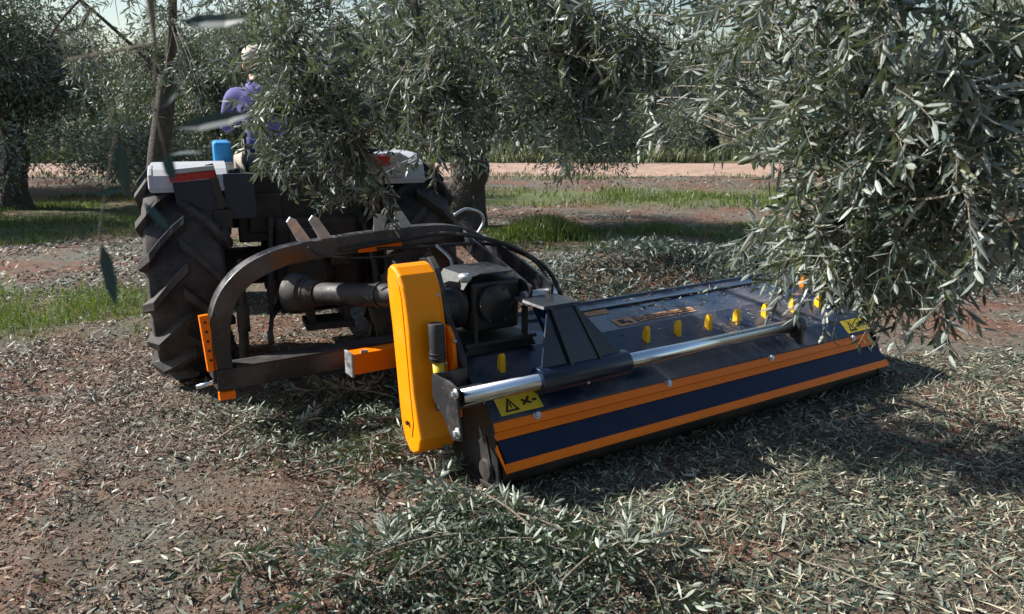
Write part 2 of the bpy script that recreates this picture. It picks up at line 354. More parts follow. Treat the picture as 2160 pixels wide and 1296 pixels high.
def hanging_tree(base, trunk, limbs, blobs, name, label, group, leafscale=1.0, tr_=.20):
    """an olive tree: trunk and limbs, then branchlets reaching each foliage clump and carrying leafy twigs"""
    root = empty(name, tuple(base), 0, label, 'tree', group); B = np.array(base, float)
    tb = Tubes(); pts = []
    tp = np.array(trunk, float); tb.add(tp - B, np.linspace(tr_, tr_ * .65, len(tp)), None, 14)
    for lb in limbs:
        lp = np.array(lb, float); q = np.concatenate([bez(lp[i], (lp[i] + lp[i + 1]) / 2 + rng.normal(0, .05, 3), lp[i + 1], 6)[:-1] for i in range(len(lp) - 1)] + [lp[-1:]])
        tb.add(q - B, np.linspace(.042 if lb is limbs[0] else .020, .010 if lb is limbs[0] else .006, len(q)), None, 8); pts.append(q[3:])
    V, F = tb.arrays(); np_mesh('trunk', V, [F], [M['bark']], root, smooth=True)
    P = np.concatenate(pts); tw = Tubes(); lv = Leaves()
    for (c, rad, nb, dens) in blobs:
        c = np.array(c, float); rad = np.array(rad if hasattr(rad, '__len__') else (rad,) * 3, float)
        for i in range(nb):
            tgt = c + rand_dir(1)[0] * rad * rng.random() ** .45; dd = np.linalg.norm(P - tgt, axis=1) + rng.random(len(P)) * .25; st = P[np.argmin(dd)]
            mid = (st + tgt) / 2 + rng.normal(0, .07, 3) + np.array([0, 0, .12]); path = bez(st, mid, tgt, 9); tw.add(path - B, .0055, .0018, 5)
            L = np.linalg.norm(tgt - st); out = norm((tgt - mid)[None])[0]
            for k in range(dens):
                f = 1 - min(.30, L) / max(L, .3) * rng.random() ** 1.1
                j = f * 8; j0 = int(min(j, 7)); q = path[j0] * (1 - (j - j0)) + path[j0 + 1] * (j - j0)
                d = norm((out * .35 + rand_dir(1)[0] * 1.1 + np.array([0, 0, -.05]))[None])[0]
                twig(tw, lv, q - B, d, rng.uniform(.10, .24), .056 * leafscale, .0118 * leafscale, .019, rng.uniform(-.1, .5), skip=.22)
    combine('crown', tw, lv, M['twig'], M['olive'], 2, root); return root

def orchard_tree(name, seed, height=4.2, rad=2.5, nclump=420, per=46, leafL=.07, trunk_r=.22, low=.9, detail=1, mat='olive_far'):
    """free-standing olive: fluted trunk that forks low, broad irregular crown with gaps"""
    global rng; keep = rng; rng = np.random.default_rng(seed); root = empty(name); tb = Tubes()
    th = rng.uniform(.9, 1.3); z = np.linspace(-.15, th, 9)
    tp = np.stack([.10 * np.sin(z * 2 + seed), .08 * np.cos(z * 2.3 + seed), z], 1)
    tb.add(tp, trunk_r * np.array([1.7, 1.35, 1.1, 1.0, .98, .95, 1.0, 1.05, .9]), None, 12)
    for k in range(3): # fluted buttress strands
        a = rng.uniform(0, 6.28); tb.add(tp + np.stack([np.cos(a + z * 1.5), np.sin(a + z * 1.5), z * 0], 1) * trunk_r * .55, trunk_r * np.linspace(.9, .5, 9), None, 8)
    ends = []; nl = rng.integers(4, 6)
    for k in range(nl):
        a = 6.28 * k / nl + rng.uniform(-.4, .4); e = np.array([math.cos(a) * rad * rng.uniform(.45, .75), math.sin(a) * rad * rng.uniform(.45, .75), height * rng.uniform(.62, .85)])
        q = bez(tp[-1], np.array([e[0] * .25, e[1] * .25, th + (e[2] - th) * .55]), e, 10) + rng.normal(0, .05, (10, 3)) * np.linspace(0, 1, 10)[:, None]
        tb.add(q, trunk_r * np.linspace(.62, .12, 10), None, 8); ends.append(q[3:])
        for m in range(3):
            i = rng.integers(3, 8); e2 = q[i] + rand_dir(1)[0] * np.array([1, 1, .5]) * rad * .5 + np.array([0, 0, .2]); w = bez(q[i], (q[i] + e2) / 2 + np.array([0, 0, .15]), e2, 7)
            tb.add(w, trunk_r * np.linspace(.22, .05, 7), None, 5); ends.append(w[2:])
    V, F = tb.arrays(); np_mesh('trunk', V, [F], [M['bark']], root, smooth=True)
    P = np.concatenate(ends); lobes = [(P[rng.integers(len(P))] + rng.normal(0, .25, 3), rng.uniform(.55, 1.0) * rad * .42) for _ in range(20)]
    lobes += [(np.array([math.cos(a) * rad * .78, math.sin(a) * rad * .78, low + rng.uniform(.2, .7)]), rad * .3) for a in np.linspace(0, 6.28, 9)]
    tw = Tubes(); lv = Leaves()
    for i in range(nclump):
        c, r = lobes[rng.integers(len(lobes))]; p = c + rand_dir(1)[0] * r * rng.random() ** .35 * np.array([1, 1, .8])
        if p[2] < low: p[2] = low + rng.random() * .4
        dd = np.linalg.norm(P - p, axis=1); st = P[np.argmin(dd + rng.random(len(P)) * .5)]
        if np.linalg.norm(st - p) < .75: tw.add(bez(st, (st + p) / 2 + rng.normal(0, .12, 3) + np.array([0, 0, .1]), p, 5), .010, .004, 3)
        n = per; q = p + rng.normal(0, 1, (n, 3)) * .13 * np.array([1, 1, 1.25]); out = norm(q - p); D = out + rng.normal(0, .5, (n, 3)) + np.array([0, 0, -.15])
        lv.add(q, D, rand_dir(n), leafL * rng.uniform(.7, 1.3, n), leafL * .24 * rng.uniform(.8, 1.3, n))
    combine('crown', tw, lv, M['twig'], M[mat], detail, root); rng = keep; return root
def copy_tree(o, parent=None):
    c = o.copy(); C.objects.link(c); c.parent = parent
    for ch in o.children: copy_tree(ch, c)
    return c
# ============================================================ FLAIL MULCHER (its own frame: x along its length, y towards the tractor)
LX = 2.70
ml = empty('flail_mulcher', (-.05, 3.14, 0), R(33), 'long navy and orange offset flail mulcher standing on the litter behind the tractor', 'mulcher')
def part(mb, name, mat, parent=None, bevel=.003, **kw): return mb.build(name, mat, parent or ml, bevel)
DP = [(.072, .310), (.16, .385), (.30, .440), (.42, .49), (.80, .53), (.95, .46), (1.0, .30)]
inner = [(y - .0 if i == 0 else y, z - .008) for i, (y, z) in enumerate(DP)]
m = MB().prism(DP + [(y, z - .010) for y, z in DP[::-1]], 'x', .012, LX - .012); deck = part(m, 'deck', 'deck')
# pressed ribs and dust seams of the deck
m = MB().prism([(.80, .532), (.815, .545), (.845, .540), (.86, .512)], 'x', .02, LX - .02); part(m, 'deck_rib', 'navy')
m = MB().box(.62, LX - .3, .70, .74, .522, .532); part(m, 'deck_rail', 'navy', bevel=.002)
# end plates
EP = [(.00, .015), (.02, .19), (.075, .335), (.11, .37), (.30, .50), (.36, .56), (.46, .68), (.56, .89), (.62, .935), (.70, .92), (.82, .75), (.95, .50), (1.0, .30), (.98, .06), (.90, .0), (.10, .0)]
m = MB().prism(EP, 'x', -.004, .008); ep = part(m, 'end_plate', 'black')
m = MB().prism([(.0, -.003), (.01, .04), (.10, .03), (.5, .018), (.9, .03), (.96, .06), (.99, .05), (.9, -.003)], 'x', -.02, .03); part(m, 'skid_shoe', 'iron', ep)
m = MB().sweep([(.014, y, z) for y, z in ((.62, .937), (.56, .892), (.50, .77), (.455, .68), (.36, .57), (.325, .53), (.31, .40))], .030, .008, (1, 0, 0)); part(m, 'edge_flange', 'boom', ep, .002)
m = MB().prism([(.035, .06), (.09, .05), (.16, .20), (.10, .24)], 'x', -.012, -.005); part(m, 'wear_plate', 'iron', ep)
m = MB().lathe([(-.02, .045), (-.005, .05), (0, .05)], (-.005, .09, .09)); part(m, 'roller_hub', 'iron', ep)
EP2 = [(.00, .015), (.02, .19), (.075, .335), (.12, .40), (.24, .50), (.42, .56), (.80, .58), (.95, .50), (1.0, .30), (.98, .06), (.90, .0), (.10, .0)]
m = MB().prism(EP2, 'x', LX - .008, LX + .004); ep2 = part(m, 'end_plate', 'black')
m = MB().prism([(.0, -.003), (.01, .04), (.10, .03), (.5, .018), (.9, .03), (.96, .06), (.99, .05), (.9, -.003)], 'x', LX - .03, LX + .02); part(m, 'skid_shoe', 'iron', ep2)
# rear guard: upper orange strip (folded), navy flap, lower orange strip
US = [(.092, .335), (.052, .262), (.030, .240), (.026, .243), (.047, .266), (.085, .338)]
m = MB().prism([(.088, .324), (.054, .266), (.059, .263), (.094, .320)], 'x', .0, LX - .04)
us = part(m, 'upper_guard_strip', 'orange', bevel=.0015)
m = MB().prism([(.053, .265), (.024, .243), (.027, .239), (.058, .261)], 'x', .0, LX - .04); part(m, 'folded_lip', 'orange', us, .0012)
for bx in (.235, 1.02, 1.775, 2.49):
    c = Vector((bx, .070, .295)); nv = Vector((0, -.86, .51)).normalized(); q = nv.to_track_quat('Z', 'Y').to_matrix().to_4x4(); q.translation = c
    bm_ = MB()
    for rr, h0, h1, sg in ((.021, 0, .004, 24), (.013, .004, .013, 6)):
        a_ = [bm_.bm.verts.new(q @ Vector((rr * math.cos(6.2832 * k / sg), rr * math.sin(6.2832 * k / sg), h0))) for k in range(sg)]
        b_ = [bm_.bm.verts.new(q @ Vector((rr * math.cos(6.2832 * k / sg), rr * math.sin(6.2832 * k / sg), h1))) for k in range(sg)]
        bm_.bm.faces.new(b_); bm_.bm.faces.new(a_[::-1])
        for k in range(sg): bm_.bm.faces.new([a_[k], a_[(k + 1) % sg], b_[(k + 1) % sg], b_[k]])
    part(bm_, 'bolt', 'zinc', us, .001)
m = MB().prism([(.034, .243), (-.042, .157), (-.037, .153), (.040, .240)], 'x', .008, LX - .03); part(m, 'rear_flap', 'flap', bevel=.001)
m = MB().prism([(-.040, .160), (-.060, .138), (-.063, .127), (-.057, .126), (-.055, .136), (-.036, .156)], 'x', .0, LX - .02)
m.prism([(.02, .226), (-.058, .137), (-.061, .122), (-.034, .148), (.03, .20)], 'x', -.006, -.001)
part(m, 'lower_guard_strip', 'orange', bevel=.001)
m = MB(); rr = random.Random(3); x = .03
while x < LX - .04: # overlapping rubber curtain segments down to the litter
    w = .075; tl = rr.uniform(-.012, .012); m.prism([(x, .23), (x + w, .23), (x + w - .002 + tl, .035), (x + .002 + tl, .035)], 'y', .165 + (.005 if rr.random() > .5 else 0), .169 + (.005 if rr.random() > .5 else .0012)); x += w + .001
part(m, 'rubber_curtain', 'curtain', bevel=0)
m = MB().tube([(.02, .075, .075), (LX - .02, .075, .075)], .066, 28); part(m, 'rear_roller', 'iron')
m = MB().tube([(.03, .55, .26), (LX - .03, .55, .26)], .08, 18)
rotor = part(m, 'rotor', 'iron')
# yellow rake teeth standing through the deck behind the rod
def tooth(x, lean=0):
    m = MB(); pts = [(.285, .40), (.325, .40), (.323, .49), (.314, .515), (.300, .522), (.290, .505)]
    m.prism(pts, 'x', x - .011, x + .013); part(m, 'rake_tooth', 'yellow', bevel=.002)
for x in (.20, 1.08, 1.30, 1.53, 1.75, 1.985, 2.225, 2.46): tooth(x)
m = MB().prism([(.52, .50), (.56, .50), (.555, .62), (.53, .64), (.515, .62)], 'x', 2.60, 2.625); part(m, 'side_marker', 'orange')
# guide rod, brackets, sliding sleeve
m = MB().tube([(-.13, .10, .437), (1.98, .10, .437)], .037, 28); part(m, 'guide_rod', 'chrome', bevel=0)
m = MB().lathe([(-.03, .055), (.03, .055), (.03, .03), (.034, .03)], (1.99, .10, .437), seg=28); m.prism([(.04, .34), (.17, .375), (.155, .44), (.10, .50), (.045, .44)], 'x', 1.975, 2.0)
b = part(m, 'rod_bracket', 'black'); m = MB().lathe([(0, .020), (.012, .020), (.014, .010)], (2.024, .10, .437), seg=6); part(m, 'bolt', 'zinc', b, .001)
m = MB().prism([(.02, .28), (.05, .44), (.04, .50), (.12, .512), (.27, .506), (.27, .40), (.16, .33), (.10, .26)], 'x', -.175, -.164)
m.box(-.166, -.005, .255, .267, .37, .505); m.box(-.16, -.004, .135, .143, .37, .47)
b = part(m, 'rod_bracket', 'boom')
for yy, zz, s_ in ((.055, .478, 1.1), (.045, .31, 1.2)):
    m = MB().lathe([(0, .018 * s_), (-.006, .018 * s_), (-.008, .011 * s_), (-.020, .011 * s_)], (-.175, yy, zz), seg=6); m.lathe([(0, .02 * s_), (.004, .02 * s_)], (-.18, yy, zz), seg=20); part(m, 'bolt', 'zinc', b, .001)
m = MB().lathe([(0, .038), (0, .059), (.01, .062), (.50, .062), (.51, .059), (.51, .038)], (.255, .10, .437), seg=36); part(m, 'sliding_sleeve', 'navy', bevel=.001)
# pedestal on the sleeve: box post between two triangular gussets
def quadpost(m, bot, top):
    A = [m.bm.verts.new(p) for p in bot]; B_ = [m.bm.verts.new(p) for p in top]; m.bm.faces.new(A[::-1]); m.bm.faces.new(B_)
    for k in range(4): m.bm.faces.new([A[k], A[(k + 1) % 4], B_[(k + 1) % 4], B_[k]])
m = MB(); quadpost(m, [(.43, .07, .47), (.60, .07, .47), (.60, .20, .47), (.43, .20, .47)], [(.375, .165, .735), (.50, .165, .735), (.50, .34, .735), (.375, .34, .735)])
ped = part(m, 'pedestal', 'navy')
for tri in ([(.255, .45), (.44, .45), (.374, .735), (.362, .735)], [(.60, .45), (.765, .45), (.517, .735), (.502, .735)]):
    m = MB(); A = [m.bm.verts.new((x, .07 + (z - .45) * .37, z)) for x, z in tri]; B_ = [m.bm.verts.new((x, .082 + (z - .45) * .37, z)) for x, z in tri]
    m.bm.faces.new(A); m.bm.faces.new(B_[::-1])
    for k in range(4): m.bm.faces.new([A[k], B_[k], B_[(k + 1) % 4], A[(k + 1) % 4]])
    part(m, 'gusset', 'navy', ped)
m = MB().sweep([(.375, .163, .738), (.43, .066, .47)], .012, .012, (1, 0, 0)); m.sweep([(.502, .163, .738), (.60, .066, .47)], .012, .012, (1, 0, 0)); part(m, 'edge_flange', 'boom', ped, .002)
m = MB(); quadpost(m, [(.33, .16, .735), (.55, .16, .735), (.55, .42, .735), (.33, .42, .735)], [(.34, .17, .749), (.54, .17, .749), (.54, .41, .749), (.34, .41, .749)]); part(m, 'top_plate', 'boom', ped)
m = MB().ball((.52, .055, .42), .012); m.ball((.50, .045, .40), .008); part(m, 'grease_nipple', 'zinc', ped, 0)
# swing arm from the pedestal up to the hitch frame
m = MB().sweep([(.40, .36, .75), (.47, .75, .81), (.56, 1.15, .845), (.66, 1.45, .86)], .014, .10, (1, 0, 0)); m.sweep([(.52, .36, .75), (.60, .75, .80), (.70, 1.15, .83), (.78, 1.42, .83)], .014, .10, (1, 0, 0))
arm = part(m, 'swing_arm', 'boom'); m = MB().tube([(.38, .40, .74), (.56, .40, .74)], .03, 16); part(m, 'pivot_pin', 'zinc', arm, .001)
# hitch frame: bent box-section arch, lower beam, lugs
m = MB(); arch = [(-.765, .25), (-.765, .45), (-.752, .56), (-.715, .66), (-.65, .74), (-.56, .80), (-.45, .84), (-.33, .862), (-.1, .88), (.2, .895), (.42, .902), (.55, .895), (.66, .872), (.76, .83), (.84, .78)]
ap = [np.array(p) for p in arch]; sm = []
for i in range(len(ap) - 1):
    a_, b_, c_, d_ = ap[max(i - 1, 0)], ap[i], ap[i + 1], ap[min(i + 2, len(ap) - 1)]
    for t_ in np.linspace(0, 1, 5, endpoint=False): sm.append(.5 * (2 * b_ + (c_ - a_) * t_ + (2 * a_ - 5 * b_ + 4 * c_ - d_) * t_ * t_ + (-a_ + 3 * b_ - 3 * c_ + d_) * t_ ** 3))
sm.append(ap[-1])
m.sweep([(x, 1.5, z) for x, z in sm], .09, .10, (0, 1, 0)); hf = part(m, 'hitch_frame', 'boom', bevel=.005)
m = MB().box(-.80, 1.30, 1.44, 1.56, .19, .30); part(m, 'lower_beam', 'boom', hf, .004)
m = MB().box(-.70, 1.28, 1.435, 1.565, .302, .310); part(m, 'beam_flange', 'iron', hf, .001)
m = MB().box(-.14, .9, 1.24, 1.33, .215, .330); part(m, 'telescopic_beam', 'orange', bevel=.003)
m = MB().box(-.155, -.142, 1.235, 1.335, .205, .335); m.box(-.10, -.06, 1.235, 1.25, .33, .345); part(m, 'beam_cap', 'zinc', bevel=.001)
m = MB().sweep([(-.835, 1.47, .595), (-.815, 1.47, .30)], .03, .045, (0, 1, 0)); go = part(m, 'hole_strip', 'orange', bevel=.001)
for k in range(5):
    m = MB().tube([(-.832 + .003 * k, 1.458, .56 - .05 * k), (-.832 + .003 * k, 1.45, .56 - .05 * k)], .007, 10); part(m, 'pin_hole', 'inkblack', go, 0)
m = MB().tube([(-.90, 1.47, .225), (-.78, 1.47, .24)], .012, 12); part(m, 'hitch_pin', 'chrome', bevel=0)
m = MB().box(-.80, -.72, 1.42, 1.46, .145, .185); part(m, 'foot_block', 'orange')
for x in (-.31, -.19, .30):
    m = MB(); tl = [(0, 0), (.055, 0), (.05, .02), (-.02, .13), (-.05, .145), (-.07, .12), (-.02, .02)]
    m.prism([(x + a, .91 + b) for a, b in tl], 'y', 1.47, 1.484); part(m, 'hitch_lug', 'zinc', hf, .002)
m = MB().prism([(.10, .93), (.19, .935), (.18, 1.03), (.11, 1.04)], 'y', 1.47, 1.482); m.prism([(.24, .93), (.34, .935), (.31, 1.0), (.25, 1.04)], 'y', 1.50, 1.512); part(m, 'hitch_lug', 'zinc', hf, .002)
m = MB().box(-.0, .26, 1.449, 1.455, .835, .875); part(m, 'frame_sticker', 'orange', hf, 0)
# belt cover on the left end: rounded box leaning forward
def cover_outline():
    rear = [(.525, .925), (.480, .897), (.448, .85), (.425, .79), (.408, .73), (.395, .66), (.385, .52), (.365, .38), (.335, .27), (.31, .19), (.33, .125), (.39, .095)]
    front = [(.43, .10), (.475, .14), (.51, .22), (.53, .34), (.555, .52), (.575, .66), (.60, .78), (.61, .86), (.60, .91), (.57, .935)]
    return rear + front
m = MB().prism(cover_outline(), 'x', -.215, -.03); bc = part(m, 'belt_cover', 'amber', bevel=.016, seg=4); bc.modifiers['bevel'].segments = 4
m = MB().prism([(.455, .80), (.475, .85), (.52, .88), (.55, .84), (.52, .60), (.48, .36), (.44, .20), (.39, .18), (.375, .25), (.40, .40), (.425, .6)], 'x', -.219, -.2155); part(m, 'raised_panel', 'amber', bc, .002)
m = MB().prism([(.30, .26), (.36, .62), (.40, .66), (.46, .66), (.46, .26)], 'x', -.028, -.006); part(m, 'backing_flange', 'orange', bc)
for yy, zz in ((.415, .80), (.377, .66), (.352, .50), (.325, .30)):
    m = MB().lathe([(0, .009), (-.006, .009), (-.008, .005)], (-.05, yy + .018, zz), ax='y', seg=6); part(m, 'bolt', 'zinc', bc, 0)
m = MB().sweep([(-.045, y - .003, z) for y, z in ((.448, .85), (.425, .79), (.408, .73), (.394, .66), (.384, .52), (.364, .38), (.334, .27), (.311, .20))], .004, .004, (1, 0, 0)); part(m, 'folded_seam', 'amber', bc, .001)
m = MB().box(-.024, -.012, .345, .357, .60, .61); m.ball((-.014, .348, .602), .009); part(m, 'bolt', 'zinc', bc, 0)
m = MB().lathe([(-.225, .012), (-.231, .010)], (0, .42, .24), seg=12); part(m, 'bolt', 'inkblack', bc, 0)
# manual canister with yellow label on the cover's rear face
cx, cy = -.115, .325
m = MB().tube([(cx + .006, cy + .02, .70), (cx + .006, cy + .02, .696), (cx, cy, .56), (cx, cy, .535)], [.028, .036, .036, .036], 24)
for z_ in (.575, .555): m.tube([(cx, cy, z_), (cx, cy, z_ - .006)], .039, 24)
can = part(m, 'document_tube', 'plastic', bevel=.003)
m = MB().tube([(cx, cy, .535), (cx + .004, cy - .012, .375)], .026, 24); part(m, 'tube_label', 'decal', can, 0)
m = MB().tube([(cx + .004, cy - .014, .376), (cx + .006, cy - .020, .315)], .028, 20); part(m, 'tube_foot', 'plastic', can, .002)
# gearbox and gearbox hood between the end plate and the arm
m = MB().box(.13, .39, .44, .70, .59, .83); gb = part(m, 'gearbox', 'iron', bevel=.02); gb.modifiers['bevel'].segments = 4
gb.data.materials[0] = M['black']
m = MB().lathe([(0, .09), (-.03, .09), (-.038, .078), (-.038, .0)], (.24, .44, .725), ax='y', seg=36); part(m, 'gearbox_cap', 'black', gb)
m = MB().lathe([(-.12, .085), (-.02, .085), (0, .11), (.02, .11)], (.10, .56, .71), seg=28); part(m, 'output_flange', 'black', gb)
m = MB().prism([(.09, .555), (.43, .555), (.46, .50), (.06, .50)], 'y', .40, .72); part(m, 'gearbox_mount', 'black', gb)
m = MB().box(.06, .45, .385, .40, .545, .560); m.box(.11, .125, .385, .42, .56, .70); m.box(.385, .40, .385, .42, .56, .70); part(m, 'mount_rib', 'iron', gb, .001)
m = MB().sweep([(.09, .58, .80), (.13, .58, .855), (.18, .58, .865), (.37, .58, .862)], .26, .006, (0, 1, 0)); part(m, 'gearbox_shield', 'black', gb, .001)
m = MB().lathe([(0, .02), (.015, .03), (.03, .03), (.04, .018)], (.07, .40, .85), ax='z', seg=10); part(m, 'breather_plug', 'zinc', gb, .001)
for a_ in range(6):
    m = MB().lathe([(-.055, .009), (-.048, .009)], (.24 + .083 * math.cos(a_ * 1.047), .452, .725 + .083 * math.sin(a_ * 1.047)), ax='y', seg=6); part(m, 'bolt', 'iron', gb, 0)
# drive shaft with guard cone
p0 = Vector((-.28, 1.75, .585)); p1 = Vector((.24, .72, .70)); dv = (p1 - p0).normalized()
m = MB().tube([p0, p0 + dv * .01, p0 + dv * .07, p0 + dv * .10, p0 + dv * .11, p0 + dv * .20], [.112, .118, .108, .100, .084, .070], 28); ds = part(m, 'shaft_guard_cone', 'plastic', bevel=.002)
for k in range(3): 
    q = p0 + dv * (.12 + .03 * k); m = MB().tube([q, q + dv * .010], .085 - .008 * k, 28); part(m, 'guard_ring', 'plastic', ds, .001)
m = MB().tube([p0 + dv * .16, p0 + dv * .5, p1], [.062, .062, .060], 28); m.tube([p0 + dv * .62, p0 + dv * .64], .068, 28); part(m, 'drive_shaft_guard', 'plastic', bevel=.001)
# hydraulic hoses
def hose(path, r, mat='plastic', name='hydraulic_hose'):
    P_ = [np.array(p, float) for p in path]; q = []
    for i in range(len(P_) - 1):
        a_, b_, c_, d_ = P_[max(i - 1, 0)], P_[i], P_[i + 1], P_[min(i + 2, len(P_) - 1)]
        for t in np.linspace(0, 1, 8, endpoint=False): q.append(.5 * (2 * b_ + (c_ - a_) * t + (2 * a_ - 5 * b_ + 4 * c_ - d_) * t * t + (-a_ + 3 * b_ - 3 * c_ + d_) * t ** 3))
    q.append(P_[-1]); m = MB().tube([tuple(v) for v in q], r, 10); return part(m, name, mat, bevel=0)
hose([(-.1, 1.44, .86), (.2, 1.40, .89), (.45, 1.25, .93), (.62, 1.0, .90), (.85, 1.0, .79), (.95, .95, .68), (.94, .80, .52)], .012)
hose([(.1, 1.43, .85), (.35, 1.35, .85), (.60, 1.1, .88), (.78, 1.0, .82), (.90, .98, .72), (.91, .82, .52)], .010)
hose([(-.3, 1.40, .90), (-.22, 1.38, .85), (.0, 1.36, .82), (.25, 1.36, .82), (.45, 1.34, .84)], .006)
hose([(.60, 1.45, 1.0), (.68, 1.45, 1.03), (.78, 1.46, 1.0), (.81, 1.47, .94), (.77, 1.48, .87)], .009, 'zinc', 'bare_conduit')
hose([(.40, 1.3, .86), (.43, 1.2, .80), (.42, 1.15, .74), (.41, 1.13, .70)], .010, 'zinc', 'hose_end')
# stickers and worn lettering (illegible in the photograph: squat worn blocks)
def on_deck(y):
    for (y0, z0), (y1, z1) in zip(DP, DP[1:]):
        if y0 <= y <= y1: return z0 + (z1 - z0) * (y - y0) / (y1 - y0)
def deck_patch(name, x0, x1, y0, y1, mat, lift=.0015, skew=0, holes=None, parent=None):
    me_v = [(x0, y0, on_deck(y0) + lift), (x1, y0, on_deck(y0) + lift), (x1 + skew, y1, on_deck(y1) + lift), (x0 + skew, y1, on_deck(y1) + lift)]
    top = [(x, y, z + .0012) for x, y, z in me_v]; m = MB(); quadpost(m, me_v, top); return part(m, name, mat, parent, 0)
def warn(x0, x1):
    s_ = deck_patch('warning_sticker', x0, x1, .082, .150, 'decal'); w = x1 - x0
    def poly(pts, mat, lift, name):
        m = MB(); q = [(x0 + a_ * w, 0.082 + b_ * .068) for a_, b_ in pts]; m_ = [(x, y, on_deck(y) + lift) for x, y in q]
        A = [m.bm.verts.new(p) for p in m_]; B_ = [m.bm.verts.new((x, y, z + .0006)) for x, y, z in m_]; n_ = len(A)
        m.bm.faces.new(A[::-1]); m.bm.faces.new(B_)
        for k in range(n_): m.bm.faces.new([A[k], A[(k + 1) % n_], B_[(k + 1) % n_], B_[k]])
        part(m, name, mat, s_, 0)
    poly([(.12, .12), (.46, .12), (.29, .9)], 'inkblack', .0032, 'warning_triangle'); poly([(.20, .22), (.38, .22), (.29, .68)], 'decal', .0042, 'triangle_field')
    poly([(.275, .28), (.305, .28), (.31, .58), (.27, .58)], 'inkblack', .0052, 'exclamation_mark')
    poly([(.55, .35), (.62, .30), (.66, .42), (.76, .30), (.80, .38), (.72, .50), (.80, .72), (.74, .76), (.66, .56), (.60, .66), (.55, .60), (.61, .48)], 'inkblack', .0032, 'blade_pictogram')
    poly([(.82, .42), (.92, .42), (.92, .56), (.82, .56)], 'inkblack', .0032, 'blade_pictogram')
warn(.06, .28); warn(2.47, 2.68)
LGx, LGy = 1.02, .445
lg = deck_patch('logo_panel', LGx, LGx + .13, LGy, LGy + .10, 'letter', skew=.02)
deck_patch('logo_mark', LGx + .035, LGx + .075, LGy + .025, LGy + .075, 'inkblack', .0032, .01, parent=lg); deck_patch('logo_mark', LGx + .085, LGx + .11, LGy + .018, LGy + .05, 'inkblack', .0032, .0, parent=lg)
for k in range(10):
    x0 = LGx + .155 + k * .044; a_ = deck_patch('worn_letter', x0, x0 + .034, LGy + .042, LGy + .088, 'letter', skew=.008)
    if k % 3 != 1: deck_patch('letter_counter', x0 + .013, x0 + .021, LGy + .05, LGy + (.068 if k % 2 else .088), 'inkblack', .0032, .002, parent=a_)
    else: deck_patch('letter_counter', x0 + .010, x0 + .028, LGy + .060, LGy + .068, 'inkblack', .0032, .002, parent=a_)
deck_patch('lettering_underline', LGx + .16, LGx + .58, LGy + .018, LGy + .030, 'letter')
deck_patch('deck_sticker', .92, 1.12, .64, .72, 'letter', skew=.02)

# ============================================================ TRACTOR (x right, y forward, z up; origin under the rear axle)
tr = empty('tractor', (-1.30, 5.21, 0), R(21), 'blue and white orchard tractor with muddy lugged tyres seen from behind', 'tractor')
def lugged_wheel(x, y, r, w, inner_r, nl, side, lugh):
    wh = empty('wheel'); wh.parent = tr; wh.location = (x, y, r - .030)
    prof = [(-w * .40, inner_r), (-w * .50, inner_r + .06), (-w * .505, r - .12), (-w * .46, r - .055), (-w * .30, r - .030), (0, r - .022), (w * .30, r - .030), (w * .46, r - .055), (w * .505, r - .12), (w * .50, inner_r + .06), (w * .40, inner_r)]
    m = MB(); seg = 72; rings = []
    for k in range(seg):
        t_ = 2 * math.pi * k / seg; rings.append([m.bm.verts.new((a_, q * math.cos(t_), q * math.sin(t_))) for a_, q in prof])
    for k in range(seg):
        for j in range(len(prof) - 1):
            f = m.bm.faces.new([rings[k][j], rings[k][j + 1], rings[(k + 1) % seg][j + 1], rings[(k + 1) % seg][j]]); f.smooth = True
    # lugs: bars from the centre line slanting out over the shoulder
    for s_ in (-1, 1):
        for k in range(nl):
            a0 = 2 * math.pi * (k + (.5 if s_ > 0 else 0)) / nl; st = []
            for lt, ro, da, ww, hh in ((-.04, -.022, -.02, .060, lugh), (.12, -.024, .07, .058, lugh), (.28, -.030, .18, .058, lugh), (.42, -.044, .29, .062, lugh * 1.05), (.497, -.085, .35, .066, lugh * .75), (.507, -.15, .37, .06, .012)):
                a_ = a0 + da * (1.0 if nl < 20 else .8); lx = s_ * lt * w; hw = ww / 2 / r
                if lt < .45: base = [(lx, r + ro - .012), (lx, r + ro - .012)]; topr = r + ro + hh; tx = lx
                else: base = [(lx - s_ * .02, r + ro), (lx - s_ * .02, r + ro)]; topr = r + ro + hh * .5; tx = lx + s_ * hh * .8
                st.append([m.bm.verts.new((base[0][0], base[0][1] * math.cos(a_ - hw * 1.35), base[0][1] * math.sin(a_ - hw * 1.35))), m.bm.verts.new((tx, topr * math.cos(a_ - hw * .8), topr * math.sin(a_ - hw * .8))),
                           m.bm.verts.new((tx, topr * math.cos(a_ + hw * .8), topr * math.sin(a_ + hw * .8))), m.bm.verts.new((base[1][0], base[1][1] * math.cos(a_ + hw * 1.35), base[1][1] * math.sin(a_ + hw * 1.35)))])
            for A, B_ in zip(st, st[1:]):
                for j in range(4): m.bm.faces.new([A[j], A[(j + 1) % 4], B_[(j + 1) % 4], B_[j]])
            m.bm.faces.new(st[0]); m.bm.faces.new(st[-1][::-1])
    m.build('tyre', 'rubber', wh, .004, 2)
    m = MB().lathe([(-w * .40, inner_r), (-w * .38, inner_r - .02), (-w * .1, inner_r - .03), (side * w * .05, inner_r - .10), (side * w * .05, .10), (side * w * .12, .09), (side * w * .12, .0)] if side > 0 else
                   [(w * .40, inner_r), (w * .38, inner_r - .02), (w * .1, inner_r - .03), (-w * .05, inner_r - .10), (-w * .05, .10), (-w * .12, .09), (-w * .12, .0)], (0, 0, 0), seg=40)
    m.build('rim', 'white', wh, 0); return wh
lugged_wheel(-.77, 0, .635, .42, .34, 15, -1, .056); lugged_wheel(.61, 0, .635, .42, .34, 15, 1, .056)
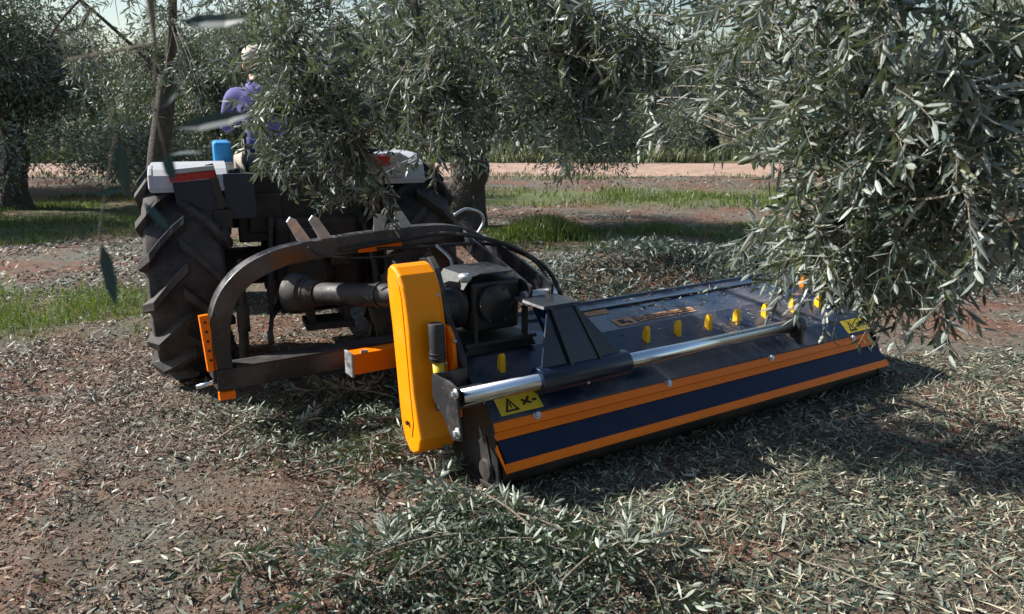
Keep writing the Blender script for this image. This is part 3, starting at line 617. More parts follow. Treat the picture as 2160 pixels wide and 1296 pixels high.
lugged_wheel(-.60, 1.85, .42, .28, .22, 15, -1, .028); lugged_wheel(.60, 1.85, .42, .28, .22, 15, 1, .028)
m = MB().box(-.46, .40, -.16, -.10, .80, 1.22); m.box(-.40, -.20, -.20, -.16, .86, 1.10); m.box(.05, .30, -.20, -.16, .9, 1.15); part(m, 'rear_panel', 'plastic', tr, .01)
m = MB().box(-.26, .26, -.28, .60, .36, .95); ax = part(m, 'rear_housing', 'iron', tr, .03)
m = MB().tube([(-.55, 0, .63), (.55, 0, .63)], [.12, .12], 20); m.tube([(-.32, 0, .63), (.32, 0, .63)], .16, 20); part(m, 'rear_axle', 'iron', tr)
m = MB().box(-.16, .16, .60, 2.0, .42, .72); part(m, 'transmission', 'iron', tr, .02)
m = MB().lathe([(-.06, .05), (-.02, .09), (0, .12), (.02, .12)], (-.02, -.30, .60), ax='y'); part(m, 'power_take_off', 'iron', tr)
m = MB().box(-.13, .16, -.52, -.28, .30, .34); m.box(-.11, -.07, -.50, -.30, .34, .50); m.box(.10, .14, -.50, -.30, .34, .50); m.box(-.12, .15, -.5, -.46, .46, .50); part(m, 'drawbar', 'iron', tr, .004)
for sx_ in (-1, 1):
    m = MB().sweep([(sx_ * .22, -.10, .42), (sx_ * .32, -.45, .40), (sx_ * .36, -.78, .36)], .02, .055, (1, 0, 0)); m.lathe([(-.015, .04), (.015, .04)], (sx_ * .36, -.80, .36)); part(m, 'lower_link', 'iron', tr)
    m = MB().tube([(sx_ * .33, -.50, .42), (sx_ * .31, -.46, .66), (sx_ * .28, -.30, .92)], [.013, .020, .013], 12); m.tube([(sx_ * .32, -.48, .52), (sx_ * .31, -.47, .62)], .026, 12); part(m, 'lift_rod', 'iron', tr)
    m = MB().sweep([(sx_ * .20, .05, .90), (sx_ * .28, -.32, .94)], .025, .06, (1, 0, 0)); part(m, 'lift_arm', 'iron', tr)
m = MB().tube([(-.48, -.62, .78), (-.49, -.62, .50), (-.50, -.64, .20)], [.018, .026, .03], 12); m.tube([(-.49, -.62, .52), (-.49, -.62, .36)], .036, 12); part(m, 'stabiliser_strut', 'iron', tr)
m = MB().tube([(-.02, -.28, .80), (0, -.62, .84)], .028, 14); m.tube([(-.01, -.36, .815), (0, -.52, .83)], .038, 14); part(m, 'top_link', 'iron', tr)
m = MB().box(-.20, .02, -.33, -.281, .52, .78); m.box(.06, .18, -.36, -.281, .66, .80); m.box(-.18, -.02, -.42, -.33, .82, .90); part(m, 'remote_valves', 'iron', tr, .008)
m = MB().box(-.44, .42, -.10, 1.2, .84, .90); part(m, 'platform', 'plastic', tr)
# fenders: bent sheet over each rear tyre, white outside, dark inner wall and rear valance
for sx_ in (-1, 1):
    arc = [(-.40, 1.18), (-.36, 1.265), (-.30, 1.305), (-.20, 1.325), (.15, 1.33), (.30, 1.31), (.42, 1.25)]
    x0, x1 = (-.92, -.50) if sx_ < 0 else (.14, .66)
    if sx_ < 0: arc = [(-.40, 1.17), (-.36, 1.235), (-.30, 1.265), (-.20, 1.283), (.0, 1.29), (.10, 1.285)]
    m = MB().prism(arc + [(y, z - .03) for y, z in arc[::-1]], 'x', x0, x1); m.prism([(-.405, 1.165), (-.362, 1.240), (-.30, 1.27), (-.20, 1.287), (-.2, 1.22), (-.3, 1.14)], 'x', x0 - .006, x0 + .02) if sx_ < 0 else None
    fd = part(m, 'fender', 'white', tr, .028); fd.modifiers['bevel'].segments = 4
    xi0, xi1 = (-.50, -.46) if sx_ < 0 else (.34, .38)
    m = MB().prism([(-.36, 1.26), (-.34, .98), (-.20, .90), (.3, .90), (.5, 1.1), (.3, 1.27), (-.2, 1.29)], 'x', xi0 + .002, xi1); part(m, 'fender_wall', 'plastic', fd)
    if sx_ < 0:
        m = MB().prism([(-.80, 1.20), (-.555, 1.22), (-.535, 1.02), (-.775, .985)], 'y', -.432, -.420); part(m, 'rear_valance', 'navy', fd)
        m = MB().prism([(-.815, 1.245), (-.575, 1.265), (-.57, 1.225), (-.81, 1.202)], 'y', -.455, -.425); part(m, 'tail_lamp', 'redlens', fd, .004)
        m = MB().prism([(-.82, 1.275), (-.575, 1.295), (-.57, 1.267), (-.82, 1.247)], 'y', -.47, -.40); part(m, 'lamp_hood', 'white', fd, .006)
        m = MB().sweep([(-.60, -.445, 1.30), (-.545, -.45, 1.05)], .012, .045, (0, 1, 0)); m.box(-.60, -.50, -.46, -.44, .94, 1.04); part(m, 'number_plate_bracket', 'iron', fd)
        m = MB().box(-.53, -.36, -.40, -.38, .98, 1.24); part(m, 'inner_valance', 'navy', fd)
    else:
        m = MB().prism([(.10, 1.19), (.52, 1.19), (.56, 1.31), (.50, 1.34), (.10, 1.335), (.07, 1.30)], 'y', -.415, -.33); part(m, 'lamp_housing', 'white', fd, .012)
        m = MB().box(.27, .435, -.435, -.416, 1.265, 1.325); part(m, 'tail_lamp', 'redlens', fd, .004)
        m = MB().box(.19, .26, -.435, -.416, 1.265, 1.325); part(m, 'turn_signal', 'amberlens', fd, .004)
# seat, console, bonnet, wheel, levers
m = MB().box(-.22, .22, .18, .62, 1.02, 1.12); m.box(-.20, .20, .10, .22, 1.10, 1.32); part(m, 'seat', 'seat', tr, .04)
m = MB().box(-.56, -.45, .10, .50, 1.05, 1.40); part(m, 'console', 'blue', tr, .02)
m = MB().prism([(1.05, .80), (1.05, 1.25), (1.25, 1.22), (2.35, 1.10), (2.42, .62), (1.6, .60)], 'x', -.24, .24); part(m, 'bonnet', 'navy', tr, .04)
m = MB().tube([(-.0, 1.05, 1.15), (0, .92, 1.40)], .03, 12); m.tube([(.19 * math.cos(k * .3142), .92 + .07 * math.sin(k * .3142), 1.41 + .175 * math.sin(k * .3142)) for k in range(21)], .014, 8, caps=False)
m.tube([(-.19, .92, 1.41), (.19, .92, 1.41)], .01, 8); part(m, 'steering_wheel', 'plastic', tr, 0)
m = MB().tube([(-.36, .15, 1.05), (-.37, .10, 1.42)], .012, 10); m.ball((-.37, .10, 1.44), .02); part(m, 'control_lever', 'plastic', tr, 0)
m = MB().tube([(-.44, -.12, .95), (-.44, -.12, 1.25)], .02, 10); m.tube([(.40, -.12, .95), (.40, -.12, 1.30)], .02, 10); part(m, 'platform_post', 'plastic', tr, 0)

# ============================================================ DRIVER: one skinned body, clothes as shells over it
def driver(parent_mw):
    J = {'pelvis': (-.03, .36, 1.20), 'waist': (-.05, .37, 1.33), 'chest': (-.07, .43, 1.52), 'neckb': (-.06, .50, 1.67), 'neck': (-.05, .53, 1.72), 'head': (-.045, .56, 1.80), 'crown': (-.045, .555, 1.88),
         'ls': (-.22, .45, 1.62), 'le': (-.27, .60, 1.40), 'lw': (-.20, .82, 1.45), 'rs': (.10, .47, 1.62), 're': (.18, .62, 1.42), 'rw': (.17, .84, 1.47),
         'lh': (-.12, .42, 1.17), 'lk': (-.17, .84, 1.19), 'la': (-.18, .92, .99), 'lt': (-.18, 1.06, .965), 'rh': (.07, .42, 1.17), 'rk': (.12, .84, 1.19), 'ra': (.13, .92, .99), 'rt': (.13, 1.06, .965)}
    E_ = [('pelvis', 'waist'), ('waist', 'chest'), ('chest', 'neckb'), ('neckb', 'neck'), ('neck', 'head'), ('head', 'crown'), ('chest', 'ls'), ('ls', 'le'), ('le', 'lw'), ('chest', 'rs'), ('rs', 're'), ('re', 'rw'),
          ('pelvis', 'lh'), ('lh', 'lk'), ('lk', 'la'), ('la', 'lt'), ('pelvis', 'rh'), ('rh', 'rk'), ('rk', 'ra'), ('ra', 'rt')]
    rad = {'pelvis': .12, 'waist': .11, 'chest': .115, 'neckb': .06, 'neck': .052, 'head': .082, 'crown': .068, 'ls': .048, 'le': .038, 'lw': .028, 'rs': .048, 're': .038, 'rw': .028,
           'lh': .085, 'lk': .06, 'la': .042, 'lt': .04, 'rh': .085, 'rk': .06, 'ra': .042, 'rt': .04}
    for h, sg in (('l', 1), ('r', -1)): # palm, four curled fingers and a thumb closed round the wheel rim
        w = Vector(J[h + 'w']); J[h + 'p'] = tuple(w + Vector((.015 * sg, .07, .0))); rad[h + 'p'] = .026; E_.append((h + 'w', h + 'p'))
        for f in range(4):
            b = w + Vector((.015 * sg + (f - 1.5) * .016, .075, .004)); k1 = b + Vector((0, .030 - .003 * abs(f - 1), .008)); k2 = k1 + Vector((0, .008, -.026))
            for nm, p, r_ in ((f'{h}{f}a', k1, .0095), (f'{h}{f}b', k2, .008)): J[nm] = tuple(p); rad[nm] = r_
            E_ += [(h + 'p', f'{h}{f}a'), (f'{h}{f}a', f'{h}{f}b')]
        J[h + 'ta'] = tuple(w + Vector((.045 * sg, .06, -.005))); J[h + 'tb'] = tuple(w + Vector((.05 * sg, .095, -.02))); rad[h + 'ta'] = .011; rad[h + 'tb'] = .0085; E_ += [(h + 'p', h + 'ta'), (h + 'ta', h + 'tb')]
    K = list(J); me = bpy.data.meshes.new('skeleton'); me.from_pydata([J[k] for k in K], [(K.index(a_), K.index(b_)) for a_, b_ in E_], []); o = bpy.data.objects.new('skeleton', me); C.objects.link(o)
    o.modifiers.new('skin', 'SKIN'); sub = o.modifiers.new('sub', 'SUBSURF'); sub.levels = 2; sub.render_levels = 2
    if not me.skin_vertices: me.attributes.new('sv', 'FLOAT', 'POINT')
    for i, k in enumerate(K):
        sv = me.skin_vertices[0].data[i] if me.skin_vertices else None
        if sv: sv.radius = (rad[k], rad[k]) if k not in ('pelvis', 'waist', 'chest') else (rad[k] * 1.15, rad[k] * .85); sv.use_root = (k == 'pelvis')
    bpy.context.view_layer.update(); ev = o.evaluated_get(bpy.context.evaluated_depsgraph_get()); bme = bpy.data.meshes.new_from_object(ev); bpy.data.objects.remove(o)
    root = bpy.data.objects.new('person', bme); C.objects.link(root); root.location = tr.location + Vector((-.17, -.07, .08)); root.rotation_euler = tr.rotation_euler
    tag(root, 'person in a violet blue shirt and pale cap driving the tractor behind olive twigs', 'person'); bme.materials.clear(); bme.materials.append(M['skin'])
    for p in bme.polygons: p.use_smooth = True
    def shell(name, mat, test, off):
        bm = bmesh.new(); bm.from_mesh(bme); bm.normal_update()
        bmesh.ops.delete(bm, geom=[f for f in bm.faces if not test(f.calc_center_median())], context='FACES'); bm.normal_update()
        for v in bm.verts: v.co += v.normal * off
        m2 = bpy.data.meshes.new(name); bm.to_mesh(m2); bm.free(); m2.materials.append(M[mat])
        for p in m2.polygons: p.use_smooth = True
        c = bpy.data.objects.new(name, m2); C.objects.link(c); c.parent = root; s_ = c.modifiers.new('t', 'SOLIDIFY'); s_.thickness = .004; return c
    shell('shirt', 'shirt', lambda c: c.z > 1.25 and c.z < 1.68 and c.y < .80, .012)
    m = MB().lathe([(0, .074), (.012, .070), (.030, .066), (.045, .068), (.045, .060), (.02, .058)], (-.055, .512, 1.665), ax='z', seg=24); part(m, 'collar', 'collar', root, 0)
    shell('trousers', 'trousers', lambda c: c.z <= 1.27 and c.z > 1.03 and c.y < 1.05, .010)
    shell('boots', 'boot', lambda c: c.z <= 1.04, .012)
    m = MB().ball((-.045, .538, 1.815), .088, (1, 1, 1.0), 20); part(m, 'hair', 'hair', root, 0)
    m = MB().ball((-.045, .555, 1.865), .098, (1, 1.1, .78), 24); m.prism([(-.12, .63), (.03, .63), (.015, .73), (-.045, .75), (-.105, .73)], 'z', 1.855, 1.865); part(m, 'cap', 'cap', root, .004)
    m = MB().tube([(-.045, .635, 1.815), (-.045, .662, 1.795), (-.045, .645, 1.785)], [.008, .014, .010], 10); part(m, 'nose', 'skin', root, 0)
    for s_ in (-1, 1):
        m = MB().ball((-.045 + s_ * .03, .632, 1.815), .010); e = part(m, 'eye', 'inkwhite', root, 0); m = MB().ball((-.045 + s_ * .03, .640, 1.815), .0045); part(m, 'pupil', 'inkblack', e, 0)
        m = MB().ball((-.045 + s_ * .088, .555, 1.80), .022, (.4, .7, 1.1)); part(m, 'ear', 'skin', root, 0)
    m = MB().tube([(-.068, .634, 1.765), (-.045, .642, 1.763), (-.022, .634, 1.765)], [.003, .005, .003], 8); part(m, 'mouth', 'redlens', root, 0)
driver(None)

# ============================================================ OLIVE TREES
blobsR = [((0.86, 2.20, 1.81), (0.20, 0.30, 0.13), 6, 5), ((1.03, 2.20, 1.80), (0.20, 0.30, 0.13), 8, 5), ((1.30, 2.30, 1.81), (0.22, 0.30, 0.15), 9, 5), ((0.81, 2.60, 1.85), (0.18, 0.30, 0.10), 5, 4), ((0.74, 3.00, 1.88), (0.18, 0.30, 0.10), 4, 4), ((1.02, 2.20, 1.65), (0.18, 0.30, 0.15), 8, 5), ((0.93, 2.40, 1.63), (0.17, 0.30, 0.14), 7, 5), ((1.25, 2.20, 1.61), (0.22, 0.30, 0.18), 10, 5), ((0.87, 2.80, 1.66), (0.16, 0.25, 0.14), 5, 4), ((0.74, 3.10, 1.69), (0.16, 0.25, 0.12), 5, 4), ((0.64, 3.50, 1.66), (0.16, 0.20, 0.10), 5, 4), ((0.98, 2.40, 1.44), (0.14, 0.30, 0.14), 6, 5), ((1.10, 2.30, 1.42), (0.16, 0.25, 0.14), 7, 5), ((1.29, 2.20, 1.39), (0.22, 0.30, 0.20), 10, 5), ((0.91, 2.80, 1.47), (0.08, 0.20, 0.12), 2, 4), ((1.02, 2.50, 1.24), (0.12, 0.20, 0.10), 5, 5), ((1.15, 2.40, 1.24), (0.15, 0.25, 0.12), 7, 5), ((1.37, 2.30, 1.21), (0.22, 0.25, 0.15), 9, 5), ((1.18, 2.70, 1.08), (0.12, 0.20, 0.06), 4, 4), ((1.31, 2.60, 1.10), (0.12, 0.20, 0.06), 4, 4), ((1.10, 3.00, 1.01), (0.14, 0.15, 0.06), 5, 5), ((1.26, 2.90, 0.97), (0.12, 0.15, 0.07), 6, 5), ((1.39, 2.80, 0.96), (0.12, 0.15, 0.07), 6, 5), ((1.58, 2.70, 0.98), (0.18, 0.15, 0.07), 6, 5), ((1.00, 3.20, 0.99), (0.10, 0.15, 0.05), 2, 4), ((0.93, 2.60, 1.30), (0.06, 0.15, 0.10), 2, 4), ((0.89, 2.80, 1.21), (0.03, 0.10, 0.03), 1, 3)]
hanging_tree((3.0, 2.9, 0), [(3.0, 2.9, -.1), (2.96, 2.92, .5), (2.85, 2.95, 1.0), (2.75, 2.9, 1.45)],
    [[(2.75, 2.9, 1.4), (2.2, 2.7, 2.0), (1.5, 2.5, 2.25), (1.0, 2.35, 2.12), (.70, 2.35, 1.95)], [(2.75, 2.9, 1.4), (2.3, 2.5, 1.75), (1.7, 2.35, 1.80), (1.25, 2.3, 1.62), (1.08, 2.35, 1.35)], [(2.78, 2.9, 1.4), (3.2, 3.3, 2.1), (3.4, 3.7, 2.6)],
     [(1.5, 2.5, 2.25), (1.2, 2.6, 1.9), (1.0, 2.6, 1.5), (.98, 2.55, 1.2)]], blobsR,
    'olive_tree', 'near olive tree on the right whose dense twigs hang over the mulcher', None, 1.18)
blobsC = [((-1.32, 4.64, 2.13), (0.30, 0.35, 0.16), 6, 4), ((-0.96, 4.61, 2.12), (0.30, 0.35, 0.16), 6, 4), ((-0.77, 4.53, 2.14), (0.30, 0.35, 0.16), 6, 4), ((-0.33, 3.97, 2.04), (0.30, 0.35, 0.16), 6, 4), ((-0.10, 4.12, 2.11), (0.30, 0.35, 0.16), 6, 4), ((0.18, 3.84, 2.09), (0.30, 0.35, 0.16), 6, 4), ((0.42, 4.05, 2.04), (0.30, 0.35, 0.16), 6, 4), ((0.60, 3.60, 2.00), (0.30, 0.35, 0.16), 6, 4), ((0.85, 3.43, 2.03), (0.30, 0.35, 0.16), 6, 4), ((1.11, 3.45, 2.03), (0.30, 0.35, 0.16), 6, 4), ((-1.04, 4.31, 1.89), (0.30, 0.35, 0.16), 6, 4), ((-0.79, 4.43, 1.93), (0.30, 0.35, 0.16), 6, 4), ((-0.61, 4.35, 1.89), (0.30, 0.35, 0.16), 6, 4), ((-0.20, 4.04, 1.87), (0.30, 0.35, 0.16), 6, 4), ((-0.02, 3.86, 1.92), (0.30, 0.35, 0.16), 6, 4), ((0.20, 4.02, 1.92), (0.30, 0.35, 0.16), 6, 4), ((0.43, 3.79, 1.87), (0.30, 0.35, 0.16), 6, 4), ((0.71, 3.77, 1.86), (0.30, 0.35, 0.16), 6, 4), ((0.96, 3.80, 1.89), (0.30, 0.35, 0.16), 6, 4), ((-1.20, 4.18, 1.69), (0.30, 0.35, 0.16), 6, 4), ((-0.82, 4.09, 1.70), (0.30, 0.35, 0.16), 6, 4), ((-0.59, 4.31, 1.75), (0.30, 0.35, 0.16), 6, 4), ((-0.41, 4.00, 1.77), (0.30, 0.35, 0.16), 6, 4), ((-0.03, 4.23, 1.77), (0.30, 0.35, 0.16), 6, 4), ((0.21, 3.92, 1.69), (0.30, 0.35, 0.16), 6, 4), ((0.39, 4.07, 1.73), (0.30, 0.35, 0.16), 6, 4), ((0.60, 3.99, 1.71), (0.30, 0.35, 0.16), 6, 4), ((0.95, 3.98, 1.77), (0.30, 0.35, 0.16), 6, 4), ((-1.30, 4.50, 1.57), (0.30, 0.35, 0.16), 5, 4), ((-0.93, 4.60, 1.57), (0.30, 0.35, 0.16), 5, 4), ((-0.66, 4.18, 1.57), (0.30, 0.35, 0.16), 5, 4), ((-0.46, 4.01, 1.59), (0.30, 0.35, 0.16), 5, 4), ((-0.16, 3.94, 1.51), (0.30, 0.35, 0.16), 5, 4), ((-0.02, 4.06, 1.51), (0.30, 0.35, 0.16), 5, 4), ((0.26, 4.01, 1.58), (0.30, 0.35, 0.16), 5, 4), ((-1.22, 4.40, 1.35), (0.13, 0.15, 0.09), 7, 4), ((-0.95, 4.30, 1.31), (0.19, 0.15, 0.10), 10, 4), ((-0.70, 4.30, 1.31), (0.15, 0.15, 0.10), 7, 4), ((-0.49, 4.20, 1.41), (0.15, 0.15, 0.12), 5, 4), ((-0.95, 4.25, 1.12), (0.14, 0.10, 0.06), 4, 4), ((-0.70, 4.25, 1.09), (0.12, 0.10, 0.06), 4, 4), ((0.32, 3.70, 1.45), (0.06, 0.10, 0.12), 4, 4), ((0.26, 3.70, 1.29), (0.04, 0.10, 0.06), 1, 4), ((-1.31, 4.50, 1.67), (0.08, 0.12, 0.20), 6, 4), ((-1.32, 4.50, 1.87), (0.09, 0.10, 0.10), 6, 4), ((-1.40, 4.60, 1.57), (0.06, 0.10, 0.12), 5, 4), ((-1.31, 4.50, 1.45), (0.08, 0.10, 0.10), 4, 4), ((-0.05, 4.20, 1.44), (0.20, 0.15, 0.12), 4, 4), ((-1.13, 4.60, 2.02), (0.25, 0.20, 0.12), 4, 4), ((-1.76, 5.20, 2.19), (0.30, 0.30, 0.10), 5, 4), ((-3.04, 7.00, 2.32), (0.50, 0.50, 0.25), 9, 4), ((-2.40, 6.60, 2.21), (0.45, 0.50, 0.25), 8, 4), ((-3.47, 7.30, 1.88), (0.40, 0.40, 0.30), 8, 4), ((-2.50, 6.80, 1.82), (0.25, 0.40, 0.20), 5, 4), ((-3.12, 7.00, 1.56), (0.25, 0.30, 0.15), 3, 4)]
hanging_tree((-3.55, 7.9, 0), [(-3.55, 7.9, -.1), (-3.50, 7.88, .6), (-3.38, 7.85, 1.2), (-3.20, 7.8, 1.9)],
    [[(-3.2, 7.8, 1.85), (-2.8, 7.1, 2.7), (-2.0, 5.9, 3.0), (-1.3, 5.0, 2.85), (-.5, 4.45, 2.6), (.35, 4.15, 2.4), (1.0, 3.9, 2.28)], [(-2.0, 5.9, 3.0), (-1.4, 4.9, 2.4), (-1.05, 4.5, 1.75), (-.85, 4.35, 1.5)],
     [(-.9, 4.7, 2.72), (-.5, 4.4, 2.2), (-.35, 4.3, 1.7)], [(.1, 4.2, 2.45), (.25, 4.0, 2.05), (.32, 3.8, 1.68)], [(-3.2, 7.8, 1.85), (-3.9, 7.6, 2.6), (-4.4, 7.4, 3.0)], [(-2.8, 7.1, 2.7), (-3.2, 6.8, 2.6), (-3.7, 6.7, 2.1)]], blobsC,
    'olive_tree', 'olive tree with leaning trunk behind the rear tyre, its twigs hanging over the tractor', None, 1.25, .13)
# blurred twig right in front of the lens, top left
fb = empty('olive_branch', (-.34, .8, 1.9), 0, 'blurred close olive twig with dark single leaves at the upper left corner', 'branch')
tw = Tubes(); lv = Leaves(); o_ = np.array([-.34, .8, 1.9])
mainp = np.array([(-.60, .95, 2.35), (-.42, .85, 2.02), (-.350, .80, 1.80), (-.338, .80, 1.70), (-.338, .80, 1.655), (-.345, .80, 1.60), (-.338, .80, 1.555)]) - o_; tw.add(mainp, np.array([.011, .009, .0075, .0045, .0014, .0008, .0006]), None, 10)
tw.add(bez(np.array([-.345, .80, 1.75]) - o_, np.array([-.325, .80, 1.70]) - o_, np.array([-.305, .80, 1.676]) - o_), .0022, .001, 6)
tw.add(bez(np.array([-.45, .87, 1.95]) - o_, np.array([-.42, .82, 1.74]) - o_, np.array([-.385, .80, 1.575]) - o_), .0014, .0006, 6)
tw.add(bez(np.array([-.385, .80, 1.575]) - o_, np.array([-.40, .80, 1.53]) - o_, np.array([-.415, .80, 1.47]) - o_), .0011, .0008, 6)
tw.add(bez(np.array([-.338, .80, 1.66]) - o_, np.array([-.37, .80, 1.655]) - o_, np.array([-.43, .81, 1.645]) - o_), .0016, .001, 6)
def one(p, q, w, n=(0, -1, .3)): p = np.array(p) - o_; q = np.array(q) - o_; lv.add(p[None], (q - p)[None], np.array([n], float), np.array([np.linalg.norm(q - p)]), np.array([w]))
one((-.312, .80, 1.680), (-.243, .79, 1.679), .016); one((-.325, .80, 1.582), (-.245, .79, 1.596), .017); one((-.382, .80, 1.572), (-.380, .79, 1.512), .015); one((-.412, .80, 1.47), (-.398, .79, 1.405), .016)
one((-.365, .80, 1.51), (-.336, .79, 1.483), .010, (0, -.6, .8)); one((-.340, .80, 1.60), (-.312, .79, 1.622), .010); one((-.338, .80, 1.558), (-.330, .79, 1.530), .013, (.3, -.5, .8)); one((-.385, .80, 1.525), (-.410, .79, 1.518), .008)
one((-.335, .80, 1.556), (-.300, .79, 1.566), .010, (0, -.3, 1))
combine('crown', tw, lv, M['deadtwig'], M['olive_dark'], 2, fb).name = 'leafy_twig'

T1 = orchard_tree('olive_tree', 11, 4.3, 2.2, 1100, 60, .068, .26, .95, 1)
T1.location = (-.58, 11.2, .0); tag(T1, 'olive tree with a thick dark trunk standing right behind the tractor', 'tree')
far_a = orchard_tree('olive_tree', 23, 4.8, 2.7, 950, 48, .10, .22, .6, 0); far_b = orchard_tree('olive_tree', 37, 5.2, 3.0, 1000, 48, .105, .24, .5, 0)
spots = [ # x, y, kind, scale, turn, label
    (-8.2, 13.5, 'a', 1.0, .4, 'olive tree at the left edge, in the tractor\'s row, with light sifting through'),
    (-6.2, 19.0 - 1.8, 'b', .82, 1.3, 'small olive tree with a leaning trunk left of the driver'),
    (-12.5, 20.2 - 3.5, 'a', 1.1, 2.2, 'broad olive tree filling the far left margin'),
    (8.6, 12.0, 'b', 1.0, 4.0, 'olive tree in the middle distance at the right edge'),
    (12.5, 17.5, 'a', 1.1, .9, 'olive tree behind the right edge tree, on the near side of the dirt track'),
    (-5.4, 16.2, 'b', .8, 2.0, 'dark low olive tree between the leaning trunk and the dirt track'),
    (-7.9, 19.0, 'a', .85, 4.2, 'dark olive tree left of the leaning trunk, close before the dirt track'),
    (9.6, 26.9, 'a', .8, 2.2, 'small dark olive tree on the far edge of the dirt track'),
    (4.3, 28.0, 'a', .9, .8, 'low crowned olive tree across the dirt track behind the field stones'),
    (-10.6, 11.6, 'a', .95, 5.0, 'nearest olive tree at the far left margin'),
    (.8, -3.9, 'a', 1.0, 3.0, 'unseen olive tree behind the viewpoint, added to block sky light'),  # this and the next two: added out of view to dim rear-facing surfaces
    (-4.6, -2.2, 'b', .9, 1.0, 'unseen olive tree left of the viewpoint, added to block sky light'),
    (6.2, -.6, 'a', .95, 4.6, 'unseen olive tree right of the viewpoint, added to block sky light'),
    (-3.4, 28.6, 'b', .92, 2.7, 'olive tree just across the dirt track, seen above the driver'),
    (1.9, 29.4, 'a', 1.05, 5.1, 'olive tree across the dirt track, behind the thick trunk'),
    (6.9, 28.2, 'b', .94, 3.3, 'brownish olive tree across the dirt track, above the long grass strip'),
    (11.9, 29.2, 'a', 1.12, 1.9, 'olive tree across the dirt track, behind the hanging right twigs'),
    (17.2, 29.0, 'b', 1.0, .2, 'last olive tree of the row across the track, far right'),
    (-9.1, 28.8, 'a', 1.0, 3.9, 'olive tree across the dirt track, left of the driver'),
    (-14.9, 29.6, 'b', 1.05, 5.6, 'olive tree across the dirt track, far left'),
    (-21, 29.5, 'a', 1.1, 1.1, 'outermost left olive tree across the dirt track'),
    (-6.2, 36, 'a', 1.2, .6, 'olive tree of the second far row, behind the gap left of the driver'),
    (-.4, 36.5, 'b', 1.15, 1.6, 'olive tree of the second far row, above the tractor'),
    (5.0, 36, 'b', 1.15, 2.5, 'olive tree of the second far row, centre of the view'),
    (10.4, 37, 'a', 1.2, 4.4, 'olive tree of the second far row, right of centre'),
    (16.4, 36.6, 'b', 1.2, 3.1, 'olive tree of the second far row, right'),
    (-13.2, 37, 'b', 1.1, 4.9, 'olive tree of the second far row, left'),
    (22.5, 36, 'a', 1.2, 5.9, 'outermost right olive tree of the second far row')]
used = set()
for x, y, k, s_, rz, lab in spots:
    src = {'a': far_a, 'b': far_b}[k]; o = src if k not in used else copy_tree(src); used.add(k)
    o.location = (x, y, float(gz(x, y)) - .02); o.scale = (s_, s_, s_ * (.95 + .08 * math.sin(x))); o.rotation_euler = (0, 0, rz)
    tag(o, lab, 'tree', 'olive trees standing in orchard rows')
# the last of the grove, one continuous mass
lv = Leaves(); tw = Tubes(); n = 42000
x = rng.uniform(-60, 60, n); y = rng.uniform(46, 60, n); top = 5.2 + 2.2 * fbm(x * .35, x * 0 + 3, 4) * 2; z = rng.random(n) ** .8 * top
lv.add(np.stack([x, y, z], 1), rand_dir(n), rand_dir(n), rng.uniform(.25, .5, n), rng.uniform(.12, .22, n)); tw.add(np.array([(-50, 50, 0), (-50, 50, 2.)]), .1, .1)
tag(combine('distant_olive_grove', tw, lv, M['bark'], M['olive_far'], 0), 'distant mass of olive foliage closing the view behind the orchard rows', 'grove', kind='stuff')

# ============================================================ GRASS AND WEEDS
def blades(name, x, y, h, w, mat, label, cat, lean=.35, z=None):
    n = len(x); base = np.stack([x, y, (gz(x, y) if z is None else z) - .005], 1); a = rng.uniform(0, 6.28, n); s = np.stack([np.cos(a), np.sin(a), a * 0], 1) * w[:, None] * .5
    ln = np.stack([rng.normal(0, lean, n), rng.normal(0, lean, n), np.ones(n)], 1); tip = base + ln * h[:, None]; mid = base + (ln * [.35, .35, .55]) * h[:, None]
    V = np.stack([base - s, base + s, mid + s * .8, mid - s * .8, tip], 1).reshape(-1, 3); k = np.arange(n)[:, None] * 5
    o = np_mesh(name, V, [k + np.array([[0, 1, 2, 3]]), k + np.array([[3, 2, 4]])], [mat], None); return tag(o, label, cat, kind='stuff')
def scatter(n, x0, x1, y0, y1, f):
    x = rng.uniform(x0, x1, n); y = rng.uniform(y0, y1, n); k = rng.random(n) < f(x, y); return x[k], y[k]
x, y = scatter(60000, -2, 14, 12.9, 17.2, lambda x, y: np.exp(-((y - 15.0) / 1.4) ** 4) * np.clip(.22 + 3.2 * fbm(x * .9, y * 1.6), 0, 1)); blades('grass', x, y, rng.uniform(.03, .15, len(x)), rng.uniform(.008, .02, len(x)), M['grass'], 'bright green grass strip before the pink dirt track', 'grass')
x, y = scatter(26000, -.4, 5, 8.9, 11.7, lambda x, y: np.clip(3.0 * fbm(x * 1.1 + 4, y * 1.3) + .10, 0, 1)); blades('grass', x, y, rng.uniform(.03, .10, len(x)), rng.uniform(.006, .014, len(x)), M['grass'], 'low patchy grass right of the thick olive trunk', 'grass')
n = 2600; r_ = np.abs(rng.normal(0, 1, n)); a = rng.uniform(0, 6.28, n); x = .42 + rng.normal(0, .33, n); y = 10.3 + rng.normal(0, .25, n); blades('grass_tuft', x, y, rng.uniform(.10, .34, n) * np.exp(-((x - .42) / .6) ** 2), rng.uniform(.01, .02, n), M['grass'], 'tall bright green grass tuft by the foot of the thick olive trunk', 'grass', .25)
x, y = scatter(42000, -6.0, -2.5, 5.4, 8.2, lambda x, y: np.exp(-((y - 6.3) / .75) ** 4) * np.clip(.45 + 2.5 * fbm(x * 1.2, y * 1.2), 0, 1)); blades('grass', x, y, rng.uniform(.03, .11, len(x)), rng.uniform(.004, .009, len(x)), M['grass'], 'green grass patch at the left behind the rear tyre', 'grass')
